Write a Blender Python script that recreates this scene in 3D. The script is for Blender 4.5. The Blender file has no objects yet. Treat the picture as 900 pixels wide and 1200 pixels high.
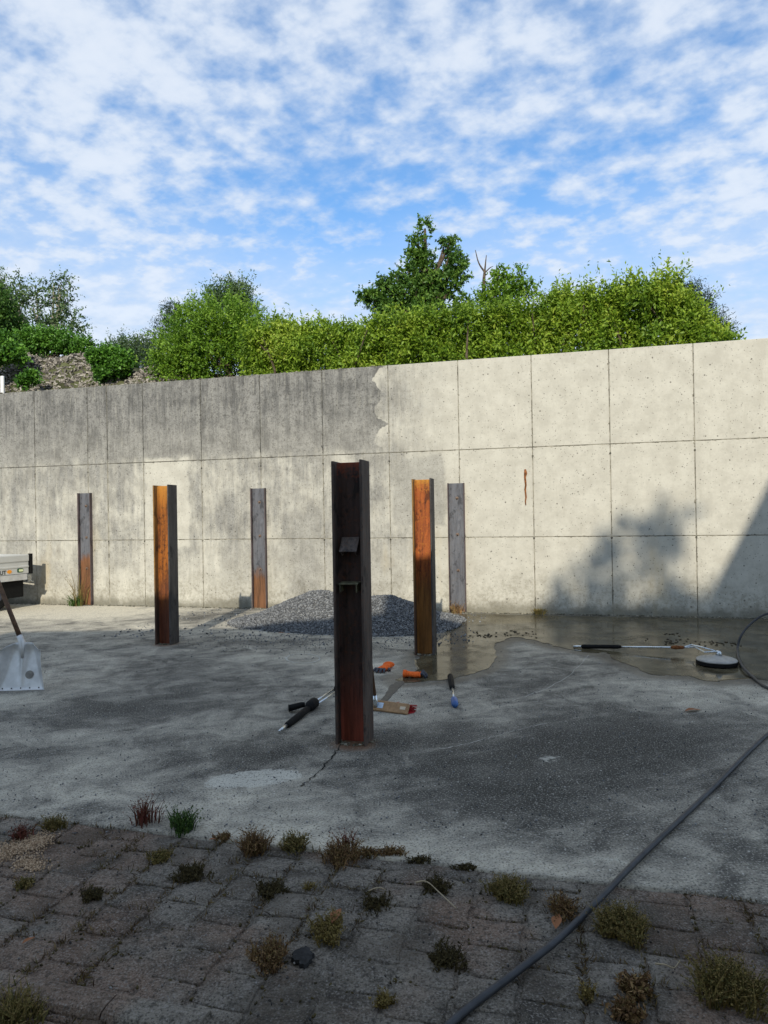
import bpy, math, random
import numpy as np
from mathutils import Vector, Matrix, noise as mnoise

random.seed(7)
rng = np.random.default_rng(7)
SC = bpy.context.scene
COL = SC.collection
rad = math.radians

# ------------------------------------------------------------------ camera
CAM_H, FPX = 1.55, 800.0
ROLL, PITCH = rad(0.96), math.atan(2.5 / 800)
FW = np.array([0, math.cos(PITCH), math.sin(PITCH)])
UP0 = np.array([0, -math.sin(PITCH), math.cos(PITCH)])
RI = math.cos(ROLL) * np.array([1., 0, 0]) - math.sin(ROLL) * UP0
UP = math.sin(ROLL) * np.array([1., 0, 0]) + math.cos(ROLL) * UP0
cam_data = bpy.data.cameras.new('camera')
cam = bpy.data.objects.new('camera', cam_data)
COL.objects.link(cam)
cam_data.sensor_fit = 'VERTICAL'
cam_data.sensor_height = 36
cam_data.sensor_width = 27
cam_data.lens = 24
cam_data.clip_end = 3000
cam_data.clip_start = 0.05
cam.matrix_world = Matrix(((RI[0], UP[0], -FW[0], 0), (RI[1], UP[1], -FW[1], 0), (RI[2], UP[2], -FW[2], CAM_H), (0, 0, 0, 1)))
SC.camera = cam

# ------------------------------------------------------------------ light
SUN_EL, SUN_AZ = rad(29.0), rad(6.0)          # sun low behind the photographer, a little to the left
SUN = np.array([-math.sin(SUN_AZ) * math.cos(SUN_EL), -math.cos(SUN_AZ) * math.cos(SUN_EL), math.sin(SUN_EL)])
sl = bpy.data.lights.new('sun', 'SUN')
sl.energy = 3.5
sl.angle = rad(0.5)
sl.color = (1.0, 0.92, 0.77)
so = bpy.data.objects.new('sun', sl)
COL.objects.link(so)
so.rotation_euler = Vector(SUN).to_track_quat('Z', 'Y').to_euler()
so.location = (-3, -20, 12)

SC.view_settings.view_transform = 'Standard'
SC.view_settings.look = 'None'
SC.view_settings.exposure = 0.34
SC.view_settings.gamma = 1.0


# node helpers ------------------------------------------------------------
def N(t, typ, ins=None, **props):
    n = t.nodes.new(typ)
    for k, v in props.items():
        setattr(n, k, v)
    for k, v in (ins or {}).items():
        s = n.inputs[k]
        if isinstance(v, bpy.types.NodeSocket):
            t.links.new(v, s)
        else:
            s.default_value = v
    return n


def M(t, op, a, b=0.0, clamp=False):
    return N(t, 'ShaderNodeMath', {0: a, 1: b}, operation=op, use_clamp=clamp).outputs[0]


def sstep(t, x, a, b):
    """smooth ramp from 0 at a to 1 at b"""
    n = N(t, 'ShaderNodeMapRange', {0: x, 1: a, 2: b, 3: 0.0, 4: 1.0}, interpolation_type='SMOOTHSTEP')
    return n.outputs[0]


def noise(t, vec, scale, detail=4.0, rough=0.55, dist=0.0):
    n = N(t, 'ShaderNodeTexNoise', {'Vector': vec, 'Scale': scale, 'Detail': detail, 'Roughness': rough, 'Distortion': dist})
    return n.outputs[0]


def vscale(t, vec, s):
    return N(t, 'ShaderNodeVectorMath', {0: vec, 1: s}, operation='MULTIPLY').outputs[0]


def mixc(t, f, a, b):
    n = N(t, 'ShaderNodeMix', data_type='RGBA')
    for s, v in ((n.inputs[0], f), (n.inputs[6], a), (n.inputs[7], b)):
        if isinstance(v, bpy.types.NodeSocket):
            t.links.new(v, s)
        else:
            s.default_value = v if isinstance(v, float) else (*v[:3], 1)
    return n.outputs[2]


def ramp(t, f, stops):
    n = N(t, 'ShaderNodeValToRGB', {0: f})
    cr = n.color_ramp
    while len(cr.elements) < len(stops):
        cr.elements.new(0.5)
    for e, (p, c) in zip(cr.elements, stops):
        e.position = p
        e.color = (*c, 1)
    return n.outputs[0]


def material(name, rough=0.8, spec=0.3, metal=0.0):
    m = bpy.data.materials.new(name)
    m.use_nodes = True
    t = m.node_tree
    b = t.nodes['Principled BSDF']
    b.inputs['Roughness'].default_value = rough
    b.inputs['Specular IOR Level'].default_value = spec
    b.inputs['Metallic'].default_value = metal
    return m, t, b


def setc(t, b, col, inp='Base Color'):
    if isinstance(col, bpy.types.NodeSocket):
        t.links.new(col, b.inputs[inp])
    elif isinstance(col, (int, float)):
        b.inputs[inp].default_value = col
    else:
        b.inputs[inp].default_value = (*col, 1)


def bump(t, b, h, strength=0.5, dist=0.01):
    n = N(t, 'ShaderNodeBump', {'Height': h, 'Strength': strength, 'Distance': dist})
    t.links.new(n.outputs[0], b.inputs['Normal'])


def wpos(t):
    return N(t, 'ShaderNodeNewGeometry').outputs['Position']


def opos(t):
    return N(t, 'ShaderNodeTexCoord').outputs['Object']


def sepxyz(t, v):
    n = N(t, 'ShaderNodeSeparateXYZ', {0: v})
    return n.outputs[0], n.outputs[1], n.outputs[2]


# ------------------------------------------------------------------ sky
world = bpy.data.worlds.new('World')
SC.world = world
world.use_nodes = True
t = world.node_tree
bg = t.nodes['Background']
sky = N(t, 'ShaderNodeTexSky', sky_type='NISHITA', sun_disc=False)
sky.sun_elevation = SUN_EL
sky.sun_rotation = math.pi + SUN_AZ
sky.air_density = 1.0
sky.dust_density = 0.3
sky.ozone_density = 3.0
gd = N(t, 'ShaderNodeTexCoord').outputs['Generated']
dx, dy, dz = sepxyz(t, gd)
zz = M(t, 'ADD', M(t, 'MAXIMUM', dz, 0.0), 0.22)
cp = N(t, 'ShaderNodeCombineXYZ', {0: M(t, 'DIVIDE', dx, zz), 1: M(t, 'DIVIDE', dy, zz), 2: 0.0}).outputs[0]
rot = N(t, 'ShaderNodeMapping', {'Vector': cp, 'Rotation': (0, 0, rad(35)), 'Scale': (1.0, 1.15, 1.0)}).outputs[0]
big = noise(t, rot, 1.1, 3.0, 0.5, 0.3)
cell = noise(t, rot, 11.5, 5.0, 0.48, 0.12)
fine = noise(t, rot, 42.0, 4.0, 0.55, 0.1)
d = M(t, 'ADD', M(t, 'MULTIPLY', big, 0.95), M(t, 'ADD', M(t, 'MULTIPLY', cell, 0.92), M(t, 'MULTIPLY', fine, 0.26)))
cov = sstep(t, d, 0.80, 1.22)
low = sstep(t, M(t, 'ADD', dz, M(t, 'MULTIPLY', M(t, 'SUBTRACT', big, .5), -.30)), 0.56, 0.22)
cov = M(t, 'MAXIMUM', M(t, 'ADD', .17, M(t, 'MULTIPLY', cov, 0.74)), M(t, 'MULTIPLY', low, M(t, 'ADD', .74, M(t, 'MULTIPLY', sstep(t, d, .8, 1.15), .18))))
skyc = N(t, 'ShaderNodeMix', data_type='RGBA', blend_type='MULTIPLY')
skyc.inputs[0].default_value = 1.0
t.links.new(sky.outputs[0], skyc.inputs[6])
skyc.inputs[7].default_value = (0.56, 1.12, 1.42, 1)
cloudc = mixc(t, sstep(t, d, 0.95, 1.35), (4.3, 5.0, 6.05), (5.4, 5.85, 6.5))
full = mixc(t, cov, skyc.outputs[2], cloudc)
t.links.new(full, bg.inputs[0])
bg.inputs[1].default_value = 0.12


# ------------------------------------------------------------------ picture -> place
def ray(x, y):
    return FW + RI * (x - 450) / FPX + UP * (600 - y) / FPX


def gnd(x, y, z=0.0):
    d = ray(x, y)
    return np.array([0, 0, CAM_H]) + d * ((z - CAM_H) / d[2])


def at(x, y, depth):
    return np.array([0, 0, CAM_H]) + ray(x, y) * depth


WA = np.array([-7.2225, 12.7957, 0.0])
WANG = rad(-14.3426)
WD = np.array([math.cos(WANG), math.sin(WANG), 0])
WN = np.array([-math.sin(WANG), math.cos(WANG), 0])      # points away from the camera


def wl(u, v, w=0.0):
    """wall coordinates (along, up, behind) -> world"""
    return WA + WD * u + WN * w + np.array([0, 0, v])


def on_wall(x, y, w=0.0):
    r = ray(x, y)
    o = np.array([0, 0, CAM_H])
    tt = ((WA + WN * w - o) @ WN) / (r @ WN)
    p = o + r * tt
    return (p - WA) @ WD, p[2]


# ------------------------------------------------------------------ mesh helpers
class MB:
    def __init__(s):
        s.v, s.f = [], []

    def add(s, vs, fs):
        o = len(s.v)
        s.v += [tuple(map(float, p)) for p in vs]
        s.f += [tuple(i + o for i in f) for f in fs]

    def box(s, c, d, rot=None, bev=0.0):
        """box with chamfered edges; rot is a 3x3 np array"""
        hx, hy, hz = [q / 2 for q in d]
        pts, fs = [], []
        if bev <= 0:
            for z in (-hz, hz):
                for x, y in ((-hx, -hy), (hx, -hy), (hx, hy), (-hx, hy)):
                    pts.append((x, y, z))
            fs = [(3, 2, 1, 0), (4, 5, 6, 7), (0, 1, 5, 4), (1, 2, 6, 5), (2, 3, 7, 6), (3, 0, 4, 7)]
        else:
            b = min(bev, hx * .9, hy * .9, hz * .9)
            rings = [(-hz, b), (-hz + b, 0), (hz - b, 0), (hz, b)]
            for z, i in rings:
                x, y = hx - i, hy - i
                q = b if i == 0 else 0
                if i == 0:
                    pts += [(-x + b, -y, z), (x - b, -y, z), (x, -y + b, z), (x, y - b, z), (x - b, y, z), (-x + b, y, z), (-x, y - b, z), (-x, -y + b, z)]
                else:
                    pts += [(-x, -y, z), (x, -y, z), (x, -y, z), (x, y, z), (x, y, z), (-x, y, z), (-x, y, z), (-x, -y, z)]
            for r in range(3):
                for k in range(8):
                    k2 = (k + 1) % 8
                    fs.append((r * 8 + k, r * 8 + k2, (r + 1) * 8 + k2, (r + 1) * 8 + k))
            fs.append((6, 4, 2, 0))
            fs.append((24, 26, 28, 30))
        P = np.array(pts)
        if rot is not None:
            P = P @ np.array(rot).T
        s.add(P + np.array(c), fs)

    def tube(s, pts, r, n=8, cap=True, flat=1.0, upv=(0, 0, 1)):
        pts = [np.array(p, float) for p in pts]
        rs = r if hasattr(r, '__len__') else [r] * len(pts)
        vs, fs = [], []
        prev = None
        for i, p in enumerate(pts):
            d = pts[min(i + 1, len(pts) - 1)] - pts[max(i - 1, 0)]
            d = d / (np.linalg.norm(d) + 1e-9)
            if prev is None:
                a = np.cross(d, upv)
                if np.linalg.norm(a) < 1e-3:
                    a = np.cross(d, (1, 0, 0))
            else:
                a = prev - d * (prev @ d)
            a /= np.linalg.norm(a)
            prev = a
            b = np.cross(a, d)
            for k in range(n):
                th = 2 * math.pi * k / n
                vs.append(p + rs[i] * (a * math.cos(th) + b * math.sin(th) * flat))
        for i in range(len(pts) - 1):
            for k in range(n):
                k2 = (k + 1) % n
                fs.append((i * n + k, i * n + k2, (i + 1) * n + k2, (i + 1) * n + k))
        if cap:
            fs.append(tuple(range(n))[::-1])
            fs.append(tuple((len(pts) - 1) * n + k for k in range(n)))
        s.add(vs, fs)

    def lathe(s, prof, n=24, c=(0, 0, 0)):
        """prof: (radius, z) list"""
        vs, fs = [], []
        for r, z in prof:
            for k in range(n):
                th = 2 * math.pi * k / n
                vs.append((c[0] + r * math.cos(th), c[1] + r * math.sin(th), c[2] + z))
        for i in range(len(prof) - 1):
            for k in range(n):
                k2 = (k + 1) % n
                fs.append((i * n + k, i * n + k2, (i + 1) * n + k2, (i + 1) * n + k))
        fs.append(tuple(range(n))[::-1])
        fs.append(tuple((len(prof) - 1) * n + k for k in range(n)))
        s.add(vs, fs)

    def extrude(s, prof, p0, p1, a, b):
        """closed profile [(s,t)] in plane a,b swept from p0 to p1"""
        n = len(prof)
        p0, p1, a, b = map(np.array, (p0, p1, a, b))
        vs = [p0 + a * q[0] + b * q[1] for q in prof] + [p1 + a * q[0] + b * q[1] for q in prof]
        fs = [(k, (k + 1) % n, n + (k + 1) % n, n + k) for k in range(n)]
        fs += [tuple(range(n))[::-1], tuple(range(n, 2 * n))]
        s.add(vs, fs)

    def build(s, name, mat, parent=None, smooth=False, loc=None):
        me = bpy.data.meshes.new(name)
        me.from_pydata(s.v, [], s.f)
        me.materials.append(mat)
        if smooth:
            me.polygons.foreach_set('use_smooth', [True] * len(me.polygons))
        return link(name, me, parent, loc)


def link(name, me, parent=None, loc=None):
    o = bpy.data.objects.new(name, me)
    COL.objects.link(o)
    if parent is not None:
        o.parent = parent
    if loc is not None:
        o.location = loc
    return o


def tag(o, label=None, cat=None, group=None, kind=None):
    for k, v in (('label', label), ('category', cat), ('group', group), ('kind', kind)):
        if v:
            o[k] = v
    return o


def empty(name, label, cat, loc=(0, 0, 0), rz=0.0, group=None):
    o = bpy.data.objects.new(name, None)
    o.empty_display_size = 0.2
    COL.objects.link(o)
    o.location = loc
    o.rotation_euler = (0, 0, rz)
    return tag(o, label, cat, group)


def np_mesh(name, V, F, mat, parent=None, smooth=False):
    """V (n,3), F (m,k) arrays"""
    me = bpy.data.meshes.new(name)
    k = F.shape[1]
    me.vertices.add(len(V))
    me.vertices.foreach_set('co', np.asarray(V, np.float32).ravel())
    me.loops.add(F.size)
    me.loops.foreach_set('vertex_index', F.astype(np.int32).ravel())
    me.polygons.add(len(F))
    me.polygons.foreach_set('loop_start', np.arange(0, F.size, k, dtype=np.int32))
    me.polygons.foreach_set('loop_total', np.full(len(F), k, dtype=np.int32))
    if smooth:
        me.polygons.foreach_set('use_smooth', np.ones(len(F), bool))
    me.update(calc_edges=True)
    me.validate()
    me.materials.append(mat)
    return link(name, me, parent)


def unit(a):
    return a / (np.linalg.norm(a, axis=-1, keepdims=True) + 1e-9)


def leaf_arrays(P, D, Nn, L, W):
    """P base points, D direction, Nn normals; folded diamond leaves (4 verts, 2 tris)"""
    D = unit(D)
    S = unit(np.cross(D, Nn))
    Nn = np.cross(S, D)
    n = len(P)
    L = L[:, None]
    W = W[:, None]
    V = np.empty((n, 4, 3))
    V[:, 0] = P
    V[:, 1] = P + D * L * .45 + S * W * .5 + Nn * W * .18
    V[:, 2] = P + D * L - Nn * L * .12
    V[:, 3] = P + D * L * .45 - S * W * .5 + Nn * W * .18
    b = (np.arange(n) * 4)[:, None]
    F = np.concatenate([b + np.array([[0, 1, 2]]), b + np.array([[0, 2, 3]])], 0)
    return V.reshape(-1, 3), F


def foliage(name, lobes, n_shoots, per, leafL, leafW, mat, parent=None, up=0.6, shoot=(.2, .45), shell=0.35, squash=1.0):
    """leafy shoots springing from ellipsoid lobes [(centre, (rx,ry,rz))...]"""
    vol = np.array([np.prod(l[1]) ** (2 / 3) for l in lobes])
    idx = rng.choice(len(lobes), n_shoots, p=vol / vol.sum())
    C = np.array([l[0] for l in lobes])[idx]
    R = np.array([l[1] for l in lobes])[idx]
    d = unit(rng.normal(size=(n_shoots, 3)))
    rr = (shell + (1 - shell) * rng.random(n_shoots)) [:, None]
    B = C + d * rr * R
    dirs = unit(d * 0.7 + np.array([0, 0, up]) + rng.normal(size=(n_shoots, 3)) * .35)
    ln = rng.uniform(*shoot, n_shoots)
    return leaves_on_shoots(name, B, dirs, ln, per, leafL, leafW, mat, parent)


def leaves_on_shoots(name, B, dirs, ln, per, leafL, leafW, mat, parent=None):
    n = len(B)
    k = np.tile(np.linspace(0.05, 1, per), n)
    Bi = np.repeat(B, per, 0)
    Di = np.repeat(dirs, per, 0)
    Li = np.repeat(ln, per)
    P = Bi + Di * (k * Li)[:, None] + rng.normal(size=(n * per, 3)) * .012
    ld = unit(Di * .55 + rng.normal(size=(n * per, 3)) * .75)
    nn = unit(rng.normal(size=(n * per, 3)) * .7 + np.array([0, -.35, .7]))
    s = rng.uniform(.5, 1.35, n * per) * (1.05 - .4 * k)
    V, F = leaf_arrays(P, ld, nn, leafL * s, leafW * s)
    return np_mesh(name, V, F, mat, parent)


# ------------------------------------------------------------------ materials
def island(t):
    return N(t, 'ShaderNodeNewGeometry').outputs['Random Per Island']


def leaf_mat(name, cols, transl=0.35, rough=0.5, vary=1.3):
    m, t, b = material(name, rough, 0.35)
    r = island(t)
    big = noise(t, wpos(t), vary, 3)
    f = M(t, 'ADD', M(t, 'MULTIPLY', r, .55), M(t, 'MULTIPLY', sstep(t, big, .36, .64), .45))
    st = [(i / (len(cols) - 1), c) for i, c in enumerate(cols)]
    c = ramp(t, f, st)
    setc(t, b, c)
    tr = N(t, 'ShaderNodeBsdfTranslucent', {0: c})
    mx = N(t, 'ShaderNodeMixShader', {0: transl, 1: b.outputs[0], 2: tr.outputs[0]})
    t.links.new(mx.outputs[0], t.nodes['Material Output'].inputs[0])
    return m


def island_mat(name, cols, rough=0.85, spec=0.2, bscale=0):
    m, t, b = material(name, rough, spec)
    c = ramp(t, island(t), [(i / (len(cols) - 1), c) for i, c in enumerate(cols)])
    setc(t, b, c)
    if bscale:
        bump(t, b, noise(t, wpos(t), bscale, 4), .5, .004)
    return m


def plain(name, col, rough=0.6, spec=0.4, metal=0.0, vary=0.25, scale=12.0, bmp=0.15):
    m, t, b = material(name, rough, spec, metal)
    p = opos(t)
    n1 = noise(t, p, scale, 5)
    c = mixc(t, sstep(t, n1, .3, .7), tuple(q * (1 - vary) for q in col), tuple(min(1, q * (1 + vary)) for q in col))
    setc(t, b, c)
    setc(t, b, M(t, 'ADD', rough - .1, M(t, 'MULTIPLY', noise(t, p, scale * 3, 3), .2)), 'Roughness')
    bump(t, b, n1, bmp, .002)
    return m


MAT = {}
MAT['hedge'] = leaf_mat('hedge_leaf', [(.07, .15, .014), (.18, .30, .024), (.29, .41, .04), (.42, .50, .07)])
MAT['green'] = leaf_mat('bright_leaf', [(.07, .16, .015), (.15, .28, .022), (.26, .40, .04)])
MAT['oak'] = leaf_mat('oak_leaf', [(.04, .10, .02), (.09, .19, .03), (.18, .30, .04)])
MAT['conifer'] = leaf_mat('conifer_needle', [(.012, .03, .016), (.03, .055, .03), (.05, .08, .04)], .15)
MAT['poplar'] = leaf_mat('poplar_leaf', [(.06, .12, .05), (.11, .18, .07), (.18, .25, .09)])
MAT['ivy'] = leaf_mat('ivy_leaf', [(.035, .10, .015), (.09, .22, .025), (.18, .36, .05)], .3, .4)
MAT['poplar_bark'] = plain('poplar_bark', (.30, .27, .22), .9, .1, vary=.4, scale=20, bmp=.5)
MAT['bark'] = plain('bark', (.09, .07, .05), .9, .1, vary=.5, scale=20, bmp=.6)


def concrete_wall_mat():
    m, t, b = material('wall_concrete', .88, .2)
    p = opos(t)
    u, w, v = sepxyz(t, p)
    wob = noise(t, p, 2.2, 7, .65)
    wobc = M(t, 'SUBTRACT', wob, .5)
    fine = noise(t, p, 40, 6, .65)
    mid = noise(t, p, 5, 5, .6)
    streak = noise(t, vscale(t, p, (9, 1, .9)), 1.0, 8, .72)
    streak2 = noise(t, vscale(t, p, (30, 1, 2.2)), 1.0, 5, .65)
    mott = noise(t, p, 3.2, 8, .72)
    spk = noise(t, p, 17, 6, .75)
    # washed concrete
    clean = mixc(t, sstep(t, mott, .35, .65), (.43, .41, .35), (.52, .50, .43))
    clean = mixc(t, M(t, 'MULTIPLY', sstep(t, spk, .55, .68), .35), clean, (.33, .31, .25))
    clean = mixc(t, M(t, 'MULTIPLY', sstep(t, fine, .55, .72), .4), clean, (.28, .26, .21))
    clean = mixc(t, M(t, 'MULTIPLY', sstep(t, streak, .54, .70), .28), clean, (.32, .30, .24))
    # unwashed concrete
    dirty = mixc(t, sstep(t, M(t, 'ADD', M(t, 'MULTIPLY', streak, .5), M(t, 'MULTIPLY', mott, .5)), .38, .60), (.105, .104, .100), (.26, .255, .236))
    dirty = mixc(t, M(t, 'MULTIPLY', sstep(t, streak2, .52, .66), .55), dirty, (.31, .30, .26))
    dirty = mixc(t, M(t, 'MULTIPLY', sstep(t, spk, .50, .62), .65), dirty, (.075, .072, .066))
    dirty = mixc(t, M(t, 'MULTIPLY', sstep(t, fine, .50, .66), .6), dirty, (.045, .044, .04))
    # the wavy edge left by the washer on the top row
    sc = M(t, 'ABSOLUTE', M(t, 'SINE', M(t, 'MULTIPLY', M(t, 'SUBTRACT', v, 2.5), 6.4)))
    edge = M(t, 'ADD', M(t, 'SUBTRACT', 7.53, M(t, 'MULTIPLY', sc, .20)), M(t, 'ADD', M(t, 'MULTIPLY', M(t, 'SUBTRACT', spk, .5), .06), M(t, 'MULTIPLY', wobc, .45)))
    left = sstep(t, M(t, 'SUBTRACT', edge, u), -.012, .012)
    vtop = M(t, 'ADD', v, M(t, 'ADD', M(t, 'MULTIPLY', wobc, .35), M(t, 'MULTIPLY', M(t, 'SUBTRACT', streak, .5), .8)))
    top = sstep(t, vtop, 2.36, 2.66)
    dtop = M(t, 'MULTIPLY', left, M(t, 'MULTIPLY', top, sstep(t, v, 2.2, 3.2)))
    dtop = M(t, 'MULTIPLY', M(t, 'MULTIPLY', left, top), M(t, 'ADD', .80, M(t, 'MULTIPLY', sstep(t, v, 2.6, 3.5), .2)))
    # lower rows, half washed
    lowleft = sstep(t, M(t, 'ADD', u, M(t, 'MULTIPLY', wobc, .8)), 8.75, 7.3)
    patch = noise(t, vscale(t, p, (1.1, 1, .7)), 1.6, 8, .7)
    dlow = M(t, 'MULTIPLY', lowleft, M(t, 'ADD', M(t, 'MULTIPLY', sstep(t, patch, .38, .58), .55), M(t, 'MULTIPLY', sstep(t, streak, .42, .60), .35)))
    dlow = M(t, 'MULTIPLY', dlow, sstep(t, v, -.5, 1.5))

    # dark untouched square between two posts
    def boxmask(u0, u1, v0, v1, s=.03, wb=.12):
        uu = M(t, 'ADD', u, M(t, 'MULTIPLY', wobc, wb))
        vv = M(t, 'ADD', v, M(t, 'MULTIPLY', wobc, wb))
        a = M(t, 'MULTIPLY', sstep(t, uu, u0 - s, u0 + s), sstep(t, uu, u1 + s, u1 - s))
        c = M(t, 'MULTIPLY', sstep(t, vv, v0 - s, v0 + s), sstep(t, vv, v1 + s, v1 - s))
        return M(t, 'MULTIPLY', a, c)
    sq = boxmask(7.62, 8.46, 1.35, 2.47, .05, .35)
    strip = boxmask(3.12, 3.98, 1.02, 2.60, .04, .28)
    sm = boxmask(5.75, 6.45, .15, 1.75, .25, .9)  # soft-edged darker patch low on the wall
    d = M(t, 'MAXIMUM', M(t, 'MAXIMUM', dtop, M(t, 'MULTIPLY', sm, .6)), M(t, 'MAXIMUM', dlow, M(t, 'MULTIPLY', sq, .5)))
    d = M(t, 'MULTIPLY', d, M(t, 'SUBTRACT', 1.0, M(t, 'MULTIPLY', strip, .92)))
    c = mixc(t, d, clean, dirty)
    # damp and mossy foot
    foot = M(t, 'MULTIPLY', sstep(t, M(t, 'ADD', v, M(t, 'MULTIPLY', wobc, .45)), .20, .02), .65)
    c = mixc(t, foot, c, (.085, .08, .055))
    grime = M(t, 'MULTIPLY', sstep(t, M(t, 'ADD', v, M(t, 'MULTIPLY', M(t, 'SUBTRACT', mott, .5), 1.6)), .75, .1), M(t, 'MULTIPLY', sstep(t, spk, .42, .58), .38))
    c = mixc(t, grime, c, (.16, .145, .10))
    # ochre runs
    och = M(t, 'MULTIPLY', sstep(t, noise(t, vscale(t, p, (1.6, 1, .5)), 1.0, 5), .58, .74), sstep(t, v, 1.9, .6))
    c = mixc(t, M(t, 'MULTIPLY', och, .45), c, (.42, .34, .20))
    # blow holes
    vo = N(t, 'ShaderNodeTexVoronoi', {'Vector': vscale(t, p, (1, .05, 1)), 'Scale': 13.0}, feature='F1')
    rnd = sepxyz(t, vo.outputs['Color'])[0]
    rads = M(t, 'MULTIPLY', sstep(t, rnd, .35, 1.0), .16)
    hole = sstep(t, M(t, 'SUBTRACT', rads, vo.outputs['Distance']), -.03, .04)
    c = mixc(t, M(t, 'MULTIPLY', hole, .7), c, (.07, .065, .055))
    vo2 = N(t, 'ShaderNodeTexVoronoi', {'Vector': vscale(t, p, (1, .05, 1)), 'Scale': 30.0}, feature='F1')
    rnd2 = sepxyz(t, vo2.outputs['Color'])[1]
    hole2 = sstep(t, M(t, 'SUBTRACT', M(t, 'MULTIPLY', sstep(t, rnd2, .55, 1.0), .22), vo2.outputs['Distance']), -.03, .05)
    c = mixc(t, M(t, 'MULTIPLY', hole2, .6), c, (.10, .095, .08))
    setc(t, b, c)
    h = M(t, 'SUBTRACT', M(t, 'ADD', M(t, 'MULTIPLY', fine, .5), M(t, 'MULTIPLY', mid, .6)), M(t, 'MULTIPLY', hole, .8))
    bump(t, b, h, .45, .006)
    return m


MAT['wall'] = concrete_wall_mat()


def joint_mat():
    m, t, b = material('joint_grime', .95, .1)
    p = opos(t)
    u, w, v = sepxyz(t, p)
    n1 = noise(t, p, 7, 6, .7)
    dk = M(t, 'MULTIPLY', sstep(t, u, 7.7, 7.2), sstep(t, v, 2.3, 2.7))
    c = mixc(t, sstep(t, n1, .38, .60), (.12, .11, .085), (.34, .32, .26))
    c = mixc(t, dk, c, mixc(t, sstep(t, n1, .4, .6), (.055, .053, .048), (.15, .145, .125)))
    setc(t, b, c)
    return m


MAT['joint'] = joint_mat()


def slab_mat():
    m, t, b = material('yard_concrete', .85, .3)
    p = wpos(t)
    x, y, z = sepxyz(t, p)
    a1 = N(t, 'ShaderNodeAttribute', attribute_name='dark').outputs['Fac']
    a2 = N(t, 'ShaderNodeAttribute', attribute_name='pale').outputs['Fac']
    big = noise(t, p, .55, 6, .6, .4)
    mid = noise(t, p, 3.0, 9, .74, .6)
    fine = noise(t, p, 55, 5, .7)
    grit = noise(t, p, 95, 2, .6)
    coarse = noise(t, p, 26, 4, .7)
    drag = noise(t, vscale(t, N(t, 'ShaderNodeMapping', {'Vector': p, 'Rotation': (0, 0, rad(-20))}).outputs[0], (.6, 4, 1)), 1.6, 6, .65)
    f = M(t, 'ADD', M(t, 'MULTIPLY', big, .45), M(t, 'ADD', M(t, 'MULTIPLY', mid, .56), M(t, 'MULTIPLY', drag, .20)))
    f = M(t, 'ADD', M(t, 'MULTIPLY', M(t, 'ADD', M(t, 'SUBTRACT', f, .53), M(t, 'MULTIPLY', M(t, 'SUBTRACT', coarse, .5), .26)), 1.55), .405)
    f = M(t, 'SUBTRACT', f, M(t, 'MULTIPLY', M(t, 'MULTIPLY', M(t, 'SUBTRACT', a1, .5), .50), M(t, 'ADD', -.15, M(t, 'MULTIPLY', mid, 2.3))))
    base = ramp(t, f, [(.30, (.045, .042, .034)), (.42, (.10, .093, .077)), (.50, (.205, .190, .155)), (.60, (.34, .315, .255)), (.85, (.62, .57, .45))])
    pale = M(t, 'MULTIPLY', sstep(t, M(t, 'ADD', a2, M(t, 'ADD', M(t, 'MULTIPLY', M(t, 'SUBTRACT', mid, .5), 1.5), M(t, 'MULTIPLY', M(t, 'SUBTRACT', coarse, .5), .9))), .46, .66), .8)
    base = mixc(t, pale, base, (.56, .54, .46))
    # exposed grit, light and dark grains
    base = mixc(t, M(t, 'MULTIPLY', sstep(t, coarse, .50, .66), .45), base, (.045, .043, .037))
    base = mixc(t, M(t, 'MULTIPLY', sstep(t, coarse, .46, .32), .35), base, (.36, .345, .30))
    base = mixc(t, M(t, 'MULTIPLY', sstep(t, grit, .57, .65), .6), base, (.48, .46, .40))
    base = mixc(t, M(t, 'MULTIPLY', sstep(t, grit, .44, .36), .75), base, (.04, .04, .036))
    vo = N(t, 'ShaderNodeTexVoronoi', {'Vector': p, 'Scale': 22.0}, feature='F1')
    spk = M(t, 'MULTIPLY', sstep(t, vo.outputs['Distance'], .16, .08), sstep(t, sepxyz(t, vo.outputs['Color'])[0], .62, .7))
    base = mixc(t, M(t, 'MULTIPLY', spk, .7), base, mixc(t, sstep(t, sepxyz(t, vo.outputs['Color'])[1], .4, .6), (.03, .03, .028), (.60, .58, .52)))
    rs = N(t, 'ShaderNodeAttribute', attribute_name='rust').outputs['Fac']
    base = mixc(t, M(t, 'MULTIPLY', sstep(t, M(t, 'ADD', rs, M(t, 'MULTIPLY', M(t, 'SUBTRACT', mid, .5), .8)), .25, .8), .7), base, (.17, .085, .04))
    wt = N(t, 'ShaderNodeAttribute', attribute_name='wet').outputs['Fac']
    wet = sstep(t, M(t, 'ADD', wt, M(t, 'MULTIPLY', M(t, 'SUBTRACT', coarse, .5), .5)), .25, .75)
    base = mixc(t, M(t, 'MULTIPLY', wet, .62), base, (.045, .042, .033))
    setc(t, b, M(t, 'SUBTRACT', .88, M(t, 'MULTIPLY', wet, .35)), 'Roughness')
    setc(t, b, base)
    bump(t, b, M(t, 'ADD', M(t, 'MULTIPLY', grit, .6), fine), .55, .006)
    return m


MAT['slab'] = slab_mat()


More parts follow.
